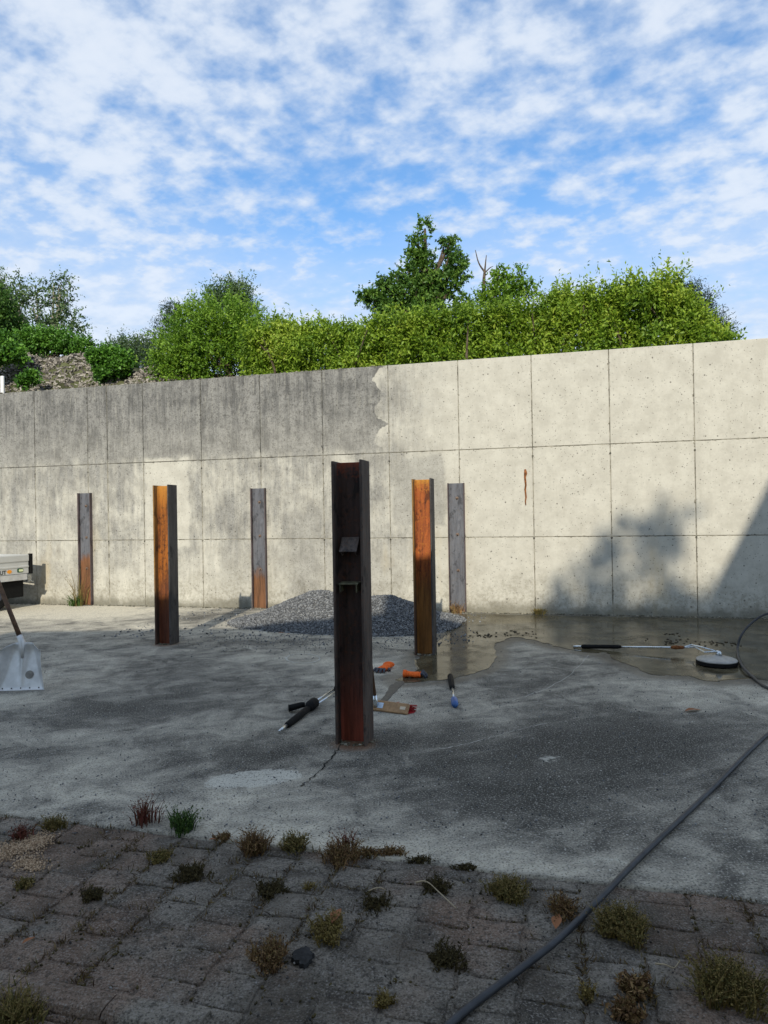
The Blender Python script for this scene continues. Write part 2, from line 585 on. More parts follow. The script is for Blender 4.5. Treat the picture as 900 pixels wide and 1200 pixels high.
def stone_mat():
    m, t, b = material('worn_stone', .9, .25)
    p = wpos(t)
    rnd = N(t, 'ShaderNodeObjectInfo').outputs['Random']
    mid = noise(t, p, 3.5, 9, .75, .6)
    fine = noise(t, p, 38, 6, .75)
    grit = noise(t, p, 130, 2)
    tone = M(t, 'ADD', M(t, 'MULTIPLY', rnd, .14), M(t, 'MULTIPLY', mid, .92))
    c = ramp(t, tone, [(.30, (.06, .053, .043)), (.44, (.14, .124, .10)), (.56, (.27, .24, .195)), (.76, (.42, .38, .31))])
    dirt = M(t, 'MULTIPLY', sstep(t, noise(t, p, 1.9, 8, .7, .5), .47, .64), .55)
    red = M(t, 'MULTIPLY', sstep(t, noise(t, p, 1.1, 4), .48, .60), .7)
    c = mixc(t, red, c, (.30, .20, .14))
    c = mixc(t, M(t, 'MULTIPLY', sstep(t, grit, .56, .64), .6), c, (.44, .41, .37))
    c = mixc(t, M(t, 'MULTIPLY', sstep(t, grit, .44, .36), .6), c, (.025, .023, .02))
    c = mixc(t, M(t, 'MULTIPLY', sstep(t, fine, .50, .62), .62), c, (.042, .037, .030))
    c = mixc(t, M(t, 'MULTIPLY', sstep(t, noise(t, p, 9, 5, .7), .60, .70), .45), c, (.30, .28, .24))
    c = mixc(t, dirt, c, mixc(t, sstep(t, fine, .4, .6), (.035, .028, .02), (.13, .10, .07)))
    setc(t, b, c)
    bump(t, b, M(t, 'ADD', M(t, 'ADD', M(t, 'MULTIPLY', mid, 2.0), M(t, 'MULTIPLY', fine, 1.3)), M(t, 'MULTIPLY', grit, .4)), 1.0, .02)
    return m


MAT['stone'] = stone_mat()
MAT['soil'] = plain('joint_soil', (.045, .038, .03), .95, .1, vary=.6, scale=30, bmp=.9)
MAT['asphalt'] = plain('old_asphalt', (.05, .05, .05), .9, .2, vary=.3, scale=30, bmp=.6)
MAT['tar'] = plain('tar_patch', (.022, .022, .022), .85, .3, vary=.5, scale=40, bmp=1.0)
MAT['terrain'] = plain('hill_soil', (.07, .075, .035), .95, .1, vary=.5, scale=2, bmp=.5)


def rust_mat(name, lo, hi, accent, acc_amt, zr=None, top=None, rough=.75):
    """streaked rust; zr=(z0,z1,colour) blends to colour below z"""
    m, t, b = material(name, rough, .35, 0.0)
    p = opos(t)
    x, y, z = sepxyz(t, p)
    st = noise(t, vscale(t, p, (30, 30, 2.2)), 1.0, 7, .7)
    sp = noise(t, p, 30, 7, .75)
    bl = noise(t, vscale(t, p, (6, 6, 2.0)), 1.0, 4, .6)
    c = mixc(t, sstep(t, M(t, 'ADD', M(t, 'MULTIPLY', st, .6), M(t, 'MULTIPLY', bl, .4)), .38, .62), lo, hi)
    c = mixc(t, M(t, 'MULTIPLY', sstep(t, sp, .5, .68), acc_amt), c, accent)
    pt = noise(t, vscale(t, p, (9, 9, 5)), 1.0, 7, .7)
    c = mixc(t, M(t, 'MULTIPLY', sstep(t, pt, .54, .62), .7), c, tuple(q * .35 for q in lo))
    c = mixc(t, M(t, 'MULTIPLY', sstep(t, pt, .42, .34), .35), c, tuple(min(1, q * 1.5) for q in hi))
    c = mixc(t, M(t, 'MULTIPLY', sstep(t, st, .58, .68), .6), c, tuple(q * .4 for q in lo))
    if zr:
        zz = M(t, 'ADD', z, M(t, 'MULTIPLY', M(t, 'SUBTRACT', bl, .5), .5))
        c = mixc(t, sstep(t, zz, zr[1], zr[0]), c, mixc(t, sstep(t, st, .35, .65), tuple(q * .55 for q in zr[2]), tuple(q * 1.25 for q in zr[2])))
    if top:
        zz = M(t, 'ADD', z, M(t, 'MULTIPLY', M(t, 'SUBTRACT', sp, .5), .4))
        c = mixc(t, sstep(t, zz, top[0], top[1]), c, top[2])
    setc(t, b, c)
    setc(t, b, M(t, 'ADD', rough - .2, M(t, 'MULTIPLY', sp, .4)), 'Roughness')
    bump(t, b, M(t, 'ADD', sp, st), .5, .003)
    return m


MAT['rust_black'] = rust_mat('blackened_rust', (.020, .012, .010), (.060, .034, .027), (.13, .042, .018), .5, (.0, .62, (.19, .042, .022)), (1.80, 1.95, (.22, .05, .02)))
MAT['rust_blackf'] = rust_mat('blackened_flange', (.035, .026, .022), (.10, .075, .06), (.16, .07, .035), .5)
MAT['bracket'] = rust_mat('grey_bracket', (.06, .05, .045), (.15, .12, .105), (.16, .07, .03), .4)
MAT['bracket_moss'] = rust_mat('mossy_bracket', (.06, .06, .035), (.16, .15, .09), (.10, .06, .03), .4)
MAT['rust_orange'] = rust_mat('orange_rust', (.07, .02, .007), (.36, .115, .013), (.03, .012, .007), .8, (.3, .9, (.13, .038, .016)), (1.55, 2.1, (.48, .21, .03)))
MAT['rust_red'] = rust_mat('red_orange_rust', (.10, .022, .008), (.36, .095, .018), (.50, .20, .03), .35, (.55, 1.0, (.20, .085, .018)), (1.78, 2.0, (.48, .22, .03)))
MAT['rust_shade_side'] = rust_mat('shaded_flange', (.03, .028, .027), (.075, .068, .062), (.12, .06, .03), .25)  # right flanges: shade of the side away from the sun put into the colour
MAT['rust_edge'] = rust_mat('ochre_flange', (.11, .055, .02), (.30, .16, .04), (.06, .04, .02), .4, (.2, 1.0, (.08, .045, .03)))
MAT['steel'] = rust_mat('grey_steel', (.070, .073, .084), (.13, .134, .148), (.10, .075, .06), .35, (.78, .98, (.16, .07, .03)))
MAT['steel_low'] = rust_mat('grey_steel_rusty_foot', (.070, .073, .084), (.13, .134, .148), (.10, .075, .06), .35, (.48, .70, (.15, .068, .03)))
MAT['steel_clean'] = rust_mat('bare_grey_steel', (.075, .078, .09), (.14, .144, .158), (.12, .09, .07), .35, (.0, .12, (.16, .09, .05)))
MAT['steel_flange'] = rust_mat('brown_channel_flange', (.06, .05, .05), (.13, .10, .10), (.16, .07, .03), .4)
MAT['bolt'] = plain('bolt_rust', (.16, .11, .08), .7, .4, vary=.4, scale=60)


def water_mat():
    m, t, b = material('puddle_water', .05, .5)
    p = wpos(t)
    n1 = noise(t, p, 3.0, 6, .65)
    n2 = noise(t, p, 60, 4, .6)
    c = mixc(t, sstep(t, n1, .35, .65), (.044, .037, .022), (.11, .093, .056))
    c = mixc(t, M(t, 'MULTIPLY', sstep(t, n2, .58, .68), .5), c, (.16, .15, .12))
    setc(t, b, c)
    b.inputs['IOR'].default_value = 1.19
    setc(t, b, M(t, 'ADD', .06, M(t, 'MULTIPLY', sstep(t, noise(t, p, 2.6, 8, .7), .40, .66), .28)), 'Roughness')
    bump(t, b, noise(t, p, 7, 3), .06, .004)
    return m


MAT['water'] = water_mat()
MAT['damp'] = plain('damp_concrete', (.055, .055, .05), .5, .4, vary=.3, scale=30)
MAT['gravel'] = island_mat('blue_grey_gravel', [(.055, .057, .06), (.10, .104, .108), (.16, .165, .168), (.26, .265, .265)], .8, .3)
MAT['chips'] = island_mat('dry_bank_stone', [(.06, .055, .05), (.15, .135, .115), (.26, .235, .20), (.40, .37, .32)], .9)
MAT['black_rubber'] = plain('black_rubber', (.009, .009, .009), .7, .12, vary=.25, scale=30)
MAT['hose'] = plain('hose_rubber', (.030, .033, .038), .5, .4, vary=.3, scale=18)
MAT['chrome'] = plain('bright_steel', (.62, .66, .68), .28, .5, 1.0, vary=.08)
MAT['alu'] = plain('scuffed_aluminium', (.62, .62, .61), .5, .5, .55, vary=.14, scale=9)
MAT['trailer_alu'] = plain('trailer_profile', (.60, .60, .57), .45, .5, .35, vary=.04, scale=3, bmp=.03)
MAT['wood_handle'] = plain('brown_handle_wood', (.10, .055, .03), .6, .3, vary=.35, scale=25)
MAT['wood_block'] = plain('broom_block_wood', (.36, .22, .11), .65, .3, vary=.2, scale=30)
MAT['bristle'] = island_mat('red_bristle', [(.22, .010, .012), (.42, .02, .022)], .5)
MAT['orange'] = plain('orange_glove', (.75, .13, .02), .8, .2, vary=.2, scale=50)
MAT['coating'] = plain('grey_glove_coating', (.05, .055, .07), .6, .3, vary=.3, scale=50)
MAT['blue'] = plain('blue_plastic', (.03, .11, .33), .45, .5)
MAT['white_paint'] = plain('white_paint', (.68, .68, .66), .5, .4, vary=.08)
MAT['disc_white'] = plain('grubby_white_cover', (.34, .33, .30), .5, .4, vary=.15, scale=20)
MAT['badge_orange'] = plain('orange_badge', (.80, .30, .02), .5, .4, vary=.05)
MAT['badge_green'] = plain('green_badge', (.03, .09, .04), .5, .4, vary=.05)
MAT['badge_light'] = plain('pale_badge', (.75, .78, .45), .5, .4, vary=.1)
MAT['letter'] = plain('black_lettering', (.012, .012, .012), .5, .4, vary=.05)
MAT['dry_leaf'] = island_mat('dead_leaf', [(.16, .07, .03), (.30, .13, .06)], .8)
MAT['twig'] = island_mat('dry_twig', [(.30, .25, .16), (.40, .33, .22)], .8)
MAT['debris'] = island_mat('wet_debris', [(.02, .018, .012), (.05, .04, .025)], .7)
MAT['rebar'] = plain('rebar_rust', (.20, .075, .025), .85, .2, vary=.5, scale=30)
MAT['moss'] = island_mat('wall_top_crust', [(.05, .05, .03), (.13, .12, .09), (.30, .28, .22)], .95)
MAT['plaster'] = plain('cream_render', (.72, .66, .50), .9, .2, vary=.08, scale=4)
MAT['roof'] = plain('dark_slate', (.05, .05, .055), .7, .3, vary=.3, scale=8)
MAT['glass'] = plain('window_glass', (.03, .035, .04), .08, .5)
MAT['mark'] = plain('chalk_mark', (.46, .45, .40), .9, .2, vary=.3, scale=40)
MAT['grime'] = plain('dark_plug', (.09, .085, .07), .9, .1)
MAT['crack'] = plain('crack_dirt', (.02, .02, .018), .95, .1)

# ------------------------------------------------------------------ ground
big = MB()
big.add([(-900, -900, -.16), (900, -900, -.16), (900, 900, -.16), (-900, 900, -.16)], [(0, 1, 2, 3)])
tag(big.build('ground', MAT['asphalt']), kind='structure')


def yedge(X):
    return 3.075 - .2585 * X


# the yard slab, with its stains and a painted sunlit patch as smooth fields
xs = np.arange(-11, 11.01, .07)
ts = np.linspace(0, 1, 170) ** 1.15
Xg, Tg = np.meshgrid(xs, ts)
wobble = np.array([.016 * mnoise.noise((q * 3.1, 0, 0)) + .007 * mnoise.noise((q * 13, 5, 0)) for q in xs])
Y0 = yedge(Xg) + wobble[None, :]
Yg = Y0 + Tg * (15.0 - Y0)
V = np.stack([Xg, Yg, np.zeros_like(Xg)], -1).reshape(-1, 3)
nx, ny = len(xs), len(ts)
i0 = (np.arange(ny - 1)[:, None] * nx + np.arange(nx - 1)[None, :]).ravel()
F = np.stack([i0, i0 + 1, i0 + nx + 1, i0 + nx], -1)
skv = V[:nx].copy()
skv[:, 2] = -.09
F2 = np.stack([np.arange(nx - 1) + len(V), np.arange(nx - 1) + 1 + len(V), np.arange(nx - 1) + 1, np.arange(nx - 1)], -1)
slab = np_mesh('yard_slab', np.concatenate([V, skv]), np.concatenate([F, F2]), MAT['slab'])
tag(slab, kind='structure')


def field(blobs, base):
    f = np.full(len(V) + nx, float(base))
    PV = np.concatenate([V, skv])
    for (px, py, rx, ry, ang, amt) in blobs:     # ellipses on the ground: picture centre, radii in metres
        c = gnd(px, py)
        a = rad(ang)
        ddx, ddy = PV[:, 0] - c[0], PV[:, 1] - c[1]
        q = ((ddx * math.cos(a) + ddy * math.sin(a)) / rx) ** 2 + ((-ddx * math.sin(a) + ddy * math.cos(a)) / ry) ** 2
        f += amt * np.exp(-q * 1.2)
    return f


def put_attr(o, name, arr):
    at_ = o.data.attributes.new(name, 'FLOAT', 'POINT')
    at_.data.foreach_set('value', np.asarray(arr, np.float32))


put_attr(slab, 'dark', np.clip(field([
    (700, 880, 1.3, .75, -10, .50), (560, 930, .8, .35, -15, .30), (800, 850, .9, .6, 0, .22), (150, 830, 1.3, .55, 15, .40),
    (60, 880, .6, .25, 10, .3), (300, 880, .7, .25, 10, .35), (460, 870, .35, .2, 20, .4), (230, 790, 1.2, .5, 15, .3),
    (640, 800, .8, .4, 0, .2), (240, 722, .7, .5, 0, .35), (660, 745, 2.0, .7, -14, .3), (850, 770, 1.2, .8, 0, .5),
    (60, 715, 2.0, 1.0, -14, -1.2), (150, 735, 1.0, .5, -14, -.3), (520, 1005, 1.8, .14, -14, -.2), (120, 935, 1.2, .12, -14, -.2), (380, 780, .8, .5, 0, -.15),  # first blob paints the far left ground lighter, as sunlit
    (850, 960, .5, .4, 0, -.1), (480, 790, .5, .7, 0, -.25), (330, 740, .9, .3, 0, -.25)], .42), -.5, 1.2))
put_attr(slab, 'pale', np.clip(field([(296, 912, .24, .12, 12, 1.9), (640, 890, .25, .12, 30, .35), (160, 865, .4, .12, 20, .3), (20, 925, .5, .1, -14, .35),
                                      (720, 1010, .6, .12, -14, .3), (410, 945, .35, .12, 20, .3), (285, 760, .5, .12, 10, .35)], .08), 0, 1.5))

PVs = np.concatenate([V, skv])
rust = np.zeros(len(PVs))
for (px, py) in ((416, 868), (196, 754), (499, 766)):
    c = gnd(px, py)
    rust += 1.0 * np.exp(-(((PVs[:, 0] - c[0]) / .17) ** 2 + ((PVs[:, 1] - c[1] + .05) / .17) ** 2))
put_attr(slab, 'rust', rust)
PUD = [(464, 795), (470, 801), (490, 800), (520, 797), (548, 791), (570, 783), (580, 770), (577, 758), (585, 752), (600, 747), (625, 750), (650, 757),
       (690, 765), (712, 765), (722, 773), (745, 782), (765, 791), (790, 792), (812, 793), (835, 799), (880, 796), (940, 800), (1010, 790), (1010, 727), (900, 725.5), (800, 723.5),
       (700, 722), (620, 720.7), (548, 719.2), (532, 722), (525, 735), (515, 748), (495, 768), (484, 775), (486, 786)]
PW_ = np.array([gnd(*q)[:2] for q in PUD])
dmin = np.full(len(PVs), 9.0)
for a_, b_ in zip(PW_, np.roll(PW_, -1, 0)):
    ab = b_ - a_
    tq = np.clip(((PVs[:, :2] - a_) @ ab) / (ab @ ab), 0, 1)
    dmin = np.minimum(dmin, np.linalg.norm(PVs[:, :2] - (a_ + tq[:, None] * ab), axis=1))
put_attr(slab, 'wet', np.clip(1.05 - dmin / .30, 0, 1))

# thin scratches and a crack, lying on the slab
def strip_on_ground(name, pix, w, mat, z, jit=.0):
    mb = MB()
    pts = [gnd(*q) for q in pix]
    fine = []
    for a, c in zip(pts[:-1], pts[1:]):
        for k in range(8):
            fine.append(a + (c - a) * k / 8 + np.array([random.gauss(0, jit), random.gauss(0, jit), 0]))
    fine.append(pts[-1])
    vs, fs = [], []
    for i, q in enumerate(fine):
        d = fine[min(i + 1, len(fine) - 1)] - fine[max(0, i - 1)]
        s = np.array([-d[1], d[0], 0]) / (np.linalg.norm(d) + 1e-9)
        ww = w * random.uniform(.35, 1.2)
        vs += [q + s * ww / 2 + np.array([0, 0, z]), q - s * ww / 2 + np.array([0, 0, z])]
    for i in range(len(fine) - 1):
        fs.append((2 * i, 2 * i + 1, 2 * i + 3, 2 * i + 2))
    mb.add(vs, fs)
    return mb.build(name, mat)


for pix in ([(690, 768), (668, 792), (640, 808), (600, 822)], [(640, 848), (590, 860), (550, 872), (515, 878)]):
    o = strip_on_ground('scratch_mark', pix, .006, MAT['mark'], .004, .006)
    tag(o, kind='structure')
ringp = [(355 + 20 * math.cos(q), 772 + 5.5 * math.sin(q)) for q in np.linspace(0, 2 * math.pi, 13)]
tag(strip_on_ground('scratch_mark', ringp, .022, MAT['mark'], .004, .003), kind='structure')
tag(strip_on_ground('slab_crack', [(402, 872), (385, 892), (370, 908), (352, 922)], .010, MAT['crack'], .004, .008), kind='structure')

# ------------------------------------------------------------------ old stone paving in the foreground
bed = MB()
ed = np.array([math.cos(math.atan(-.2585)), math.sin(math.atan(-.2585)), 0])    # along the edge
et = np.array([ed[1], -ed[0], 0])                                                  # towards the viewer
E0 = np.array([0, 3.075, 0])


def pv(s, tt, z=0.0):
    return E0 + ed * s + et * tt + np.array([0, 0, z])


nb = 140
vs, fs = [], []
for i in range(nb + 1):
    for j in range(31):
        s_, t_ = -6 + 12 * i / nb, .0 + 2.6 * j / 30
        vs.append(pv(s_, t_, -.0102 + .010 * mnoise.noise((s_ * 2.6, t_ * 2.6, 0)) + .007 * mnoise.noise((s_ * 9, t_ * 9, 2)) + .004 * mnoise.noise((s_ * 22, t_ * 22, 4))))
for i in range(nb):
    for j in range(30):
        k = i * 31 + j
        fs.append((k, k + 1, k + 32, k + 31))
bed.add(vs, fs)
pave = bed.build('stone_paving', MAT['stone'], smooth=True)
tag(pave, kind='structure')


def clip(poly, n, c):
    out = []
    for i in range(len(poly)):
        a, b2 = poly[i], poly[(i + 1) % len(poly)]
        da, db = a @ n - c, b2 @ n - c
        if da <= 0:
            out.append(a)
        if da * db < 0:
            out.append(a + (b2 - a) * da / (da - db))
    return out


def relief(q):
    return .010 * mnoise.noise((q[0] * 2.6, q[1] * 2.6, 0)) + .006 * mnoise.noise((q[0] * 9, q[1] * 9, 2)) + .003 * mnoise.noise((q[0] * 22, q[1] * 22, 4))


PW, PL = .205, .168
sites = []
for ci in range(-15, 14):
    for ri in range(10):
        s0 = ci * PW
        t0 = .012 + ri * PL - (PL / 2 if ci % 2 else 0)
        t1 = t0 + PL
        t0 = max(t0, .012)
        if t1 - t0 < .04:
            continue
        g = random.choice((.0015, .002, .0025, .003, .004))
        x0, x1, y0, y1 = s0 + g, s0 + PW - g, t0 + g, t1 - g
        k = .010                                     # waist of the interlocking outline
        rz_ = random.gauss(0, .012)
        pts = [(x0, y0 + .01), (x0 + .01, y0), (x0 + (x1 - x0) * .3, y0 + random.uniform(0, .004)), (x0 + (x1 - x0) * .7, y0 + random.uniform(0, .004)), (x1 - .01, y0), (x1, y0 + .01), (x1 - k, y0 + (y1 - y0) * .33), (x1 - k, y0 + (y1 - y0) * .67),
               (x1, y1 - .01), (x1 - .01, y1), (x0 + (x1 - x0) * .6, y1 - random.uniform(0, .004)), (x0 + .01, y1), (x0, y1 - .01), (x0 + k * .6, y0 + (y1 - y0) * .6), (x0 + k * .6, y0 + (y1 - y0) * .35)]
        cen = np.array([(x0 + x1) / 2, (y0 + y1) / 2])
        sites.append(cen)
        ring = []
        for q in pts:
            q = np.array(q) - cen
            q = np.array([q[0] - rz_ * q[1], q[1] + rz_ * q[0]]) * random.uniform(.965, 1.0)
            ring.append(cen + q)
        n = len(ring)
        zt = -.004 + random.gauss(0, .0028)
        tl = (random.gauss(0, .018), random.gauss(0, .018))
        vs, fs = [], []
        for scale, dz in ((1.0, -.04), (1.0, -.0035), (.94, 0)):
            for q in ring:
                r2 = cen + (q - cen) * scale
                vs.append(pv(r2[0], r2[1], zt + dz + relief(r2) + tl[0] * (r2[0] - cen[0]) + tl[1] * (r2[1] - cen[1])))
        for r_ in range(2):
            for q in range(n):
                k2 = (q + 1) % n
                fs.append((r_ * n + k2, r_ * n + q, (r_ + 1) * n + q, (r_ + 1) * n + k2))
        vs.append(pv(cen[0], cen[1], zt + .001 + relief(cen)))
        for q in range(n):
            fs.append((2 * n + (q + 1) % n, 2 * n + q, 3 * n))
        st = MB()
        st.add(vs, fs)
        st.build('paver', MAT['stone'], pave, smooth=True)
sites = np.array(sites)

# long kerb stone across the lower left corner
k0, k1 = gnd(-260, 1105), gnd(250, 1207)
kd = (k1 - k0) / np.linalg.norm(k1 - k0)
kn = np.array([-kd[1], kd[0], 0])
kb = MB()
prof = [(-.055, -.08), (-.055, .005), (-.045, .020), (-.02, .027), (.03, .026), (.05, .016), (.06, -.01), (.06, -.08)]
segs = 5
for q in range(segs):
    a = k0 + (k1 - k0) * q / segs
    c = k0 + (k1 - k0) * (q + .985) / segs
    if q % 5 == 4:
        c = k0 + (k1 - k0) * (q + .9) / segs
    kb.extrude(prof, a, c, kn, (0, 0, 1))
tag(kb.build('kerb_stone', MAT['stone'], smooth=False), kind='structure')


# dark tar patches pressed over the stones
def blob_sheet(name, pix, mat, z, thick=.012, jit=.012, kind='structure'):
    pts = [gnd(*q) for q in pix]
    # densify
    out = []
    for k in range(len(pts)):
        a, b_, c_, d_ = pts[k - 1], pts[k], pts[(k + 1) % len(pts)], pts[(k + 2) % len(pts)]
        for q in range(6):
            u = q / 6
            p = .5 * ((2 * b_) + (-a + c_) * u + (2 * a - 5 * b_ + 4 * c_ - d_) * u * u + (-a + 3 * b_ - 3 * c_ + d_) * u ** 3)
            out.append(p + np.array([random.gauss(0, jit), random.gauss(0, jit), 0]))
    cen = np.mean(out, 0)
    n = len(out)
    vs = [p + np.array([0, 0, -.004]) for p in out]
    vs += [p + (cen - p) * .02 + np.array([0, 0, z + thick]) for p in out]
    mb = MB()
    fs = [(k, (k + 1) % n, n + (k + 1) % n, n + k) for k in range(n)]
    fs.append(tuple(n + k for k in range(n)))
    mb.add(vs, fs)
    o = mb.build(name, mat)
    o['kind'] = kind
    return o


0 and blob_sheet('tar_patch', [(222, 1196), (245, 1178), (290, 1172), (315, 1160), (335, 1166), (325, 1185), (335, 1199), (300, 1215), (240, 1225)], MAT['tar'], .008, .004, .006)
blob_sheet('tar_patch', [(343, 1122), (356, 1113), (366, 1120), (362, 1131), (350, 1133)], MAT['tar'], .008, .004, .004)

# ------------------------------------------------------------------ puddle and damp streak
pud = PUD
water = blob_sheet('water', pud, MAT['water'], .0045, 0.0, .012)
blob_sheet('damp_streak', [(463, 800), (474, 800), (462, 812), (450, 826), (443, 826), (452, 812)], MAT['damp'], .0040, 0.0, .006)

# ------------------------------------------------------------------ retaining wall
WH = 3.93
wall = MB()
wall.box((5.9, .1785, WH / 2 - .004), (20.4, .343, WH - .008))
wallo = wall.build('concrete_wall', MAT['joint'])
wallo.location = WA
wallo.rotation_euler = (0, 0, WANG)
tag(wallo, 'high retaining wall of cast concrete panels, grey and grimy on the left, washed pale on the right', 'wall')
US = [-3.70, -2.56, -1.43, -.30, .824, 1.957, 2.365, 3.093, 4.226, 5.331, 6.437, 7.556, 8.680, 9.80, 10.922, 12.078, 13.2, 14.33, 15.45]
VS = [0.0, 1.165, 2.53, WH]
for a, b_ in zip(US[:-1], US[1:]):
    for k in range(3):
        g = .006
        u0, u1, v0, v1 = a + g, b_ - g, VS[k] + (g if k else -.05), VS[k + 1] - (g if k < 2 else 0)
        if a == 1.957:
            u1 -= .005
        if a == 2.365:
            u0 += .005
        f = random.uniform(-.0015, .0015)
        p = MB()
        ch = .005
        rings = [(0, .012), (0, f + ch), (ch, f)]
        vs = []
        for i_, y in rings:
            vs += [(u0 + i_, y, v0 + i_), (u1 - i_, y, v0 + i_), (u1 - i_, y, v1 - i_), (u0 + i_, y, v1 - i_)]
        fs = []
        for r_ in range(2):
            for q in range(4):
                fs.append((r_ * 4 + q, r_ * 4 + (q + 1) % 4, r_ * 4 + 4 + (q + 1) % 4, r_ * 4 + 4 + q))
        fs.append((8, 9, 10, 11))
        p.add(vs, fs)
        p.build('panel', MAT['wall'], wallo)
# grout bleeding out of the joints
cr = MB()
for u in US[1:-1]:
    for _ in range(48):
        v = random.uniform(.02, WH - .02)
        s_ = random.uniform(.003, .010) * (1.4 if abs(v - 2.45) < .12 else 1)
        cr.box((u + random.gauss(0, .008), -.001, v), (s_ * 1.3, .007, s_ * random.uniform(1, 4)), bev=.003)
for v in VS[1:3]:
    for _ in range(330):
        u = random.uniform(-3, 15)
        s_ = random.uniform(.004, .010)
        cr.box((u, -.001, v + random.gauss(0, .006)), (s_ * random.uniform(1, 4), .006, s_), bev=.002)
tag(cr.build('joint_grout', MAT['joint'], wallo), kind='stuff')
for u in US[1:-1]:
    for v in (2.395, 1.145):
        if random.random() < .8:
            th = MB()
            th.lathe([(.016, 0), (.015, .003), (.010, .004), (.006, .001)], 10)
            P = np.array(th.v)
            th.v = [(u + q[0], -q[2] - f * 0, v + q[1]) for q in P]
            th.build('tie_hole', MAT['grime'], wallo)
# crumbly crust on the unwashed top edge
cr = MB()
for _ in range(520):
    u = random.uniform(-3.5, 7.6) if random.random() < .75 else random.uniform(4.3, 7.5)
    s_ = random.uniform(.008, .03)
    cr.box((u, random.uniform(.0, .12), WH + s_ * .15), (s_ * random.uniform(1, 2.2), s_, s_ * random.uniform(.5, 1.1)), bev=s_ * .3)
tag(cr.build('top_crust', MAT['moss'], wallo), kind='stuff')
# rusty bar end left in the concrete
u_, v_ = on_wall(615.5, 550)
u2_, v2_ = on_wall(616, 592)
rb = MB()
pts = [(u_ + .006 * math.sin(q * 2.1), -.008, v_ + (v2_ - v_) * q / 9) for q in range(10)]
rb.tube(pts, [.014, .024, .014, .015, .013, .014, .012, .012, .010, .006], 8)
rb.build('iron_bar', MAT['rebar'], wallo, smooth=True)['label'] = 'short rusty iron bar stuck upright in the washed panel'


# ------------------------------------------------------------------ steel posts
def beam_post(loc, h, label, webm, flm_l, flm_r, group, brackets=False, w=.215, d=.20):
    r = empty('steel_post', label, 'post', loc, WANG, group)
    tf, tw = .017, .011
    wb = MB()
    wb.box((0, .0, h / 2 - .03), (w - 2 * tf + .004, tw, h + .06 - .012), bev=.003)
    # fillets where web meets flange
    for sx in (-1, 1):
        wb.extrude([(0, 0), (sx * .020, 0), (sx * .014, .006), (sx * .006, .014), (0, .020)] if sx < 0 else [(0, 0), (0, .020), (-.006 + .012, .014), (.014, .006), (.020, 0)],
                   (-sx * (w / 2 - tf), -tw / 2, 0), (-sx * (w / 2 - tf), -tw / 2, h - .012), (-1 if sx < 0 and False else 1, 0, 0), (0, -1, 0))
    wb.build('web', webm, r)
    for sx, mt in ((-1, flm_l), (1, flm_r)):
        fb = MB()
        fb.box((sx * (w / 2 - tf / 2), 0, h / 2 - .03 + (.005 if sx > 0 else 0)), (tf, d, h + .06), bev=.004)
        fb.build('flange', mt, r)
    ft = MB()
    for _ in range(60):
        a = random.uniform(0, 2 * math.pi)
        s_ = random.uniform(.006, .02)
        ft.box((math.cos(a) * (w / 2 + random.uniform(-.03, .03)), math.sin(a) * (d / 2 + random.uniform(-.03, .02)), s_ * .3), (s_ * 1.5, s_, s_ * .8), bev=s_ * .3)
    tag(ft.build('foot_dirt', MAT['moss'], r), kind='stuff')
    return r


PG = 'free standing rusty steel posts'
pc = beam_post(gnd(416, 868), 1.915, 'nearest steel post, nearly black, with two welded brackets in its channel', MAT['rust_black'], MAT['rust_blackf'], MAT['rust_blackf'], PG)
pl_ = beam_post(gnd(196, 754), 1.95, 'orange rusted steel post standing alone left of the gravel pile', MAT['rust_orange'], MAT['rust_edge'], MAT['rust_shade_side'], PG)
pr_ = beam_post(gnd(499, 766), 1.93, 'red orange rusted steel post standing at the edge of the puddle', MAT['rust_red'], MAT['rust_edge'], MAT['rust_shade_side'], PG)


def bracket(z, tilt, w=.155, dep=.095, hang=.05):
    ca, sa = math.cos(tilt), math.sin(tilt)
    Rm = np.array([[1, 0, 0], [0, ca, -sa], [0, sa, ca]])
    b = MB()
    b.box(Rm @ np.array([0, -dep / 2, 0]) + np.array([-.004, -.004, z]), (w, dep, .008), Rm, .002)
    for sx in (-1, 1):
        b.box(Rm @ np.array([sx * (w / 2 - .012), -dep / 2, -hang / 2 - .003]) + np.array([-.004, -.004, z]), (.008, dep * .96, hang), Rm, .002)
    return b


bracket(1.395, rad(50), .125, .125, .05).build('bracket', MAT['bracket'], pc)
bracket(1.09, rad(5), .14, .09, .055).build('bracket', MAT['bracket_moss'], pc)


def channel_post(u, h, label, webm):
    r = empty('wall_channel', label, 'steel channel', wl(u, 0, 0), WANG, 'steel channels bolted to the wall')
    w, d = .262, .07
    b = MB()
    b.box((0, -.008, h / 2), (w - .03, .014, h - .004), bev=.003)
    b.build('web', webm, r)
    for sx in (-1, 1):
        f = MB()
        f.extrude([(0, 0), (0, -d), (.010, -d + .002), (.016, -d + .016), (.016, 0)] if sx < 0 else [(0, 0), (-.016, 0), (-.016, -d + .016), (-.010, -d + .002), (0, -d)],
                  (sx * w / 2, -.001, 0), (sx * w / 2, -.001, h), (1, 0, 0), (0, 1, 0))
        f.build('flange', MAT['steel_flange'], r)
    for v in (h - .235, h - .80, h - 1.36):
        bo = MB()
        bo.lathe([(.026, 0), (.026, .004), (.0165, .004), (.0165, .016), (.012, .018), (.009, .030), (.006, .031)], 6)
        bo.v = [(q[0] + .012, -.015 - q[2], v + q[1]) for q in bo.v]
        bo.build('bolt', MAT['bolt'], r)
    return r


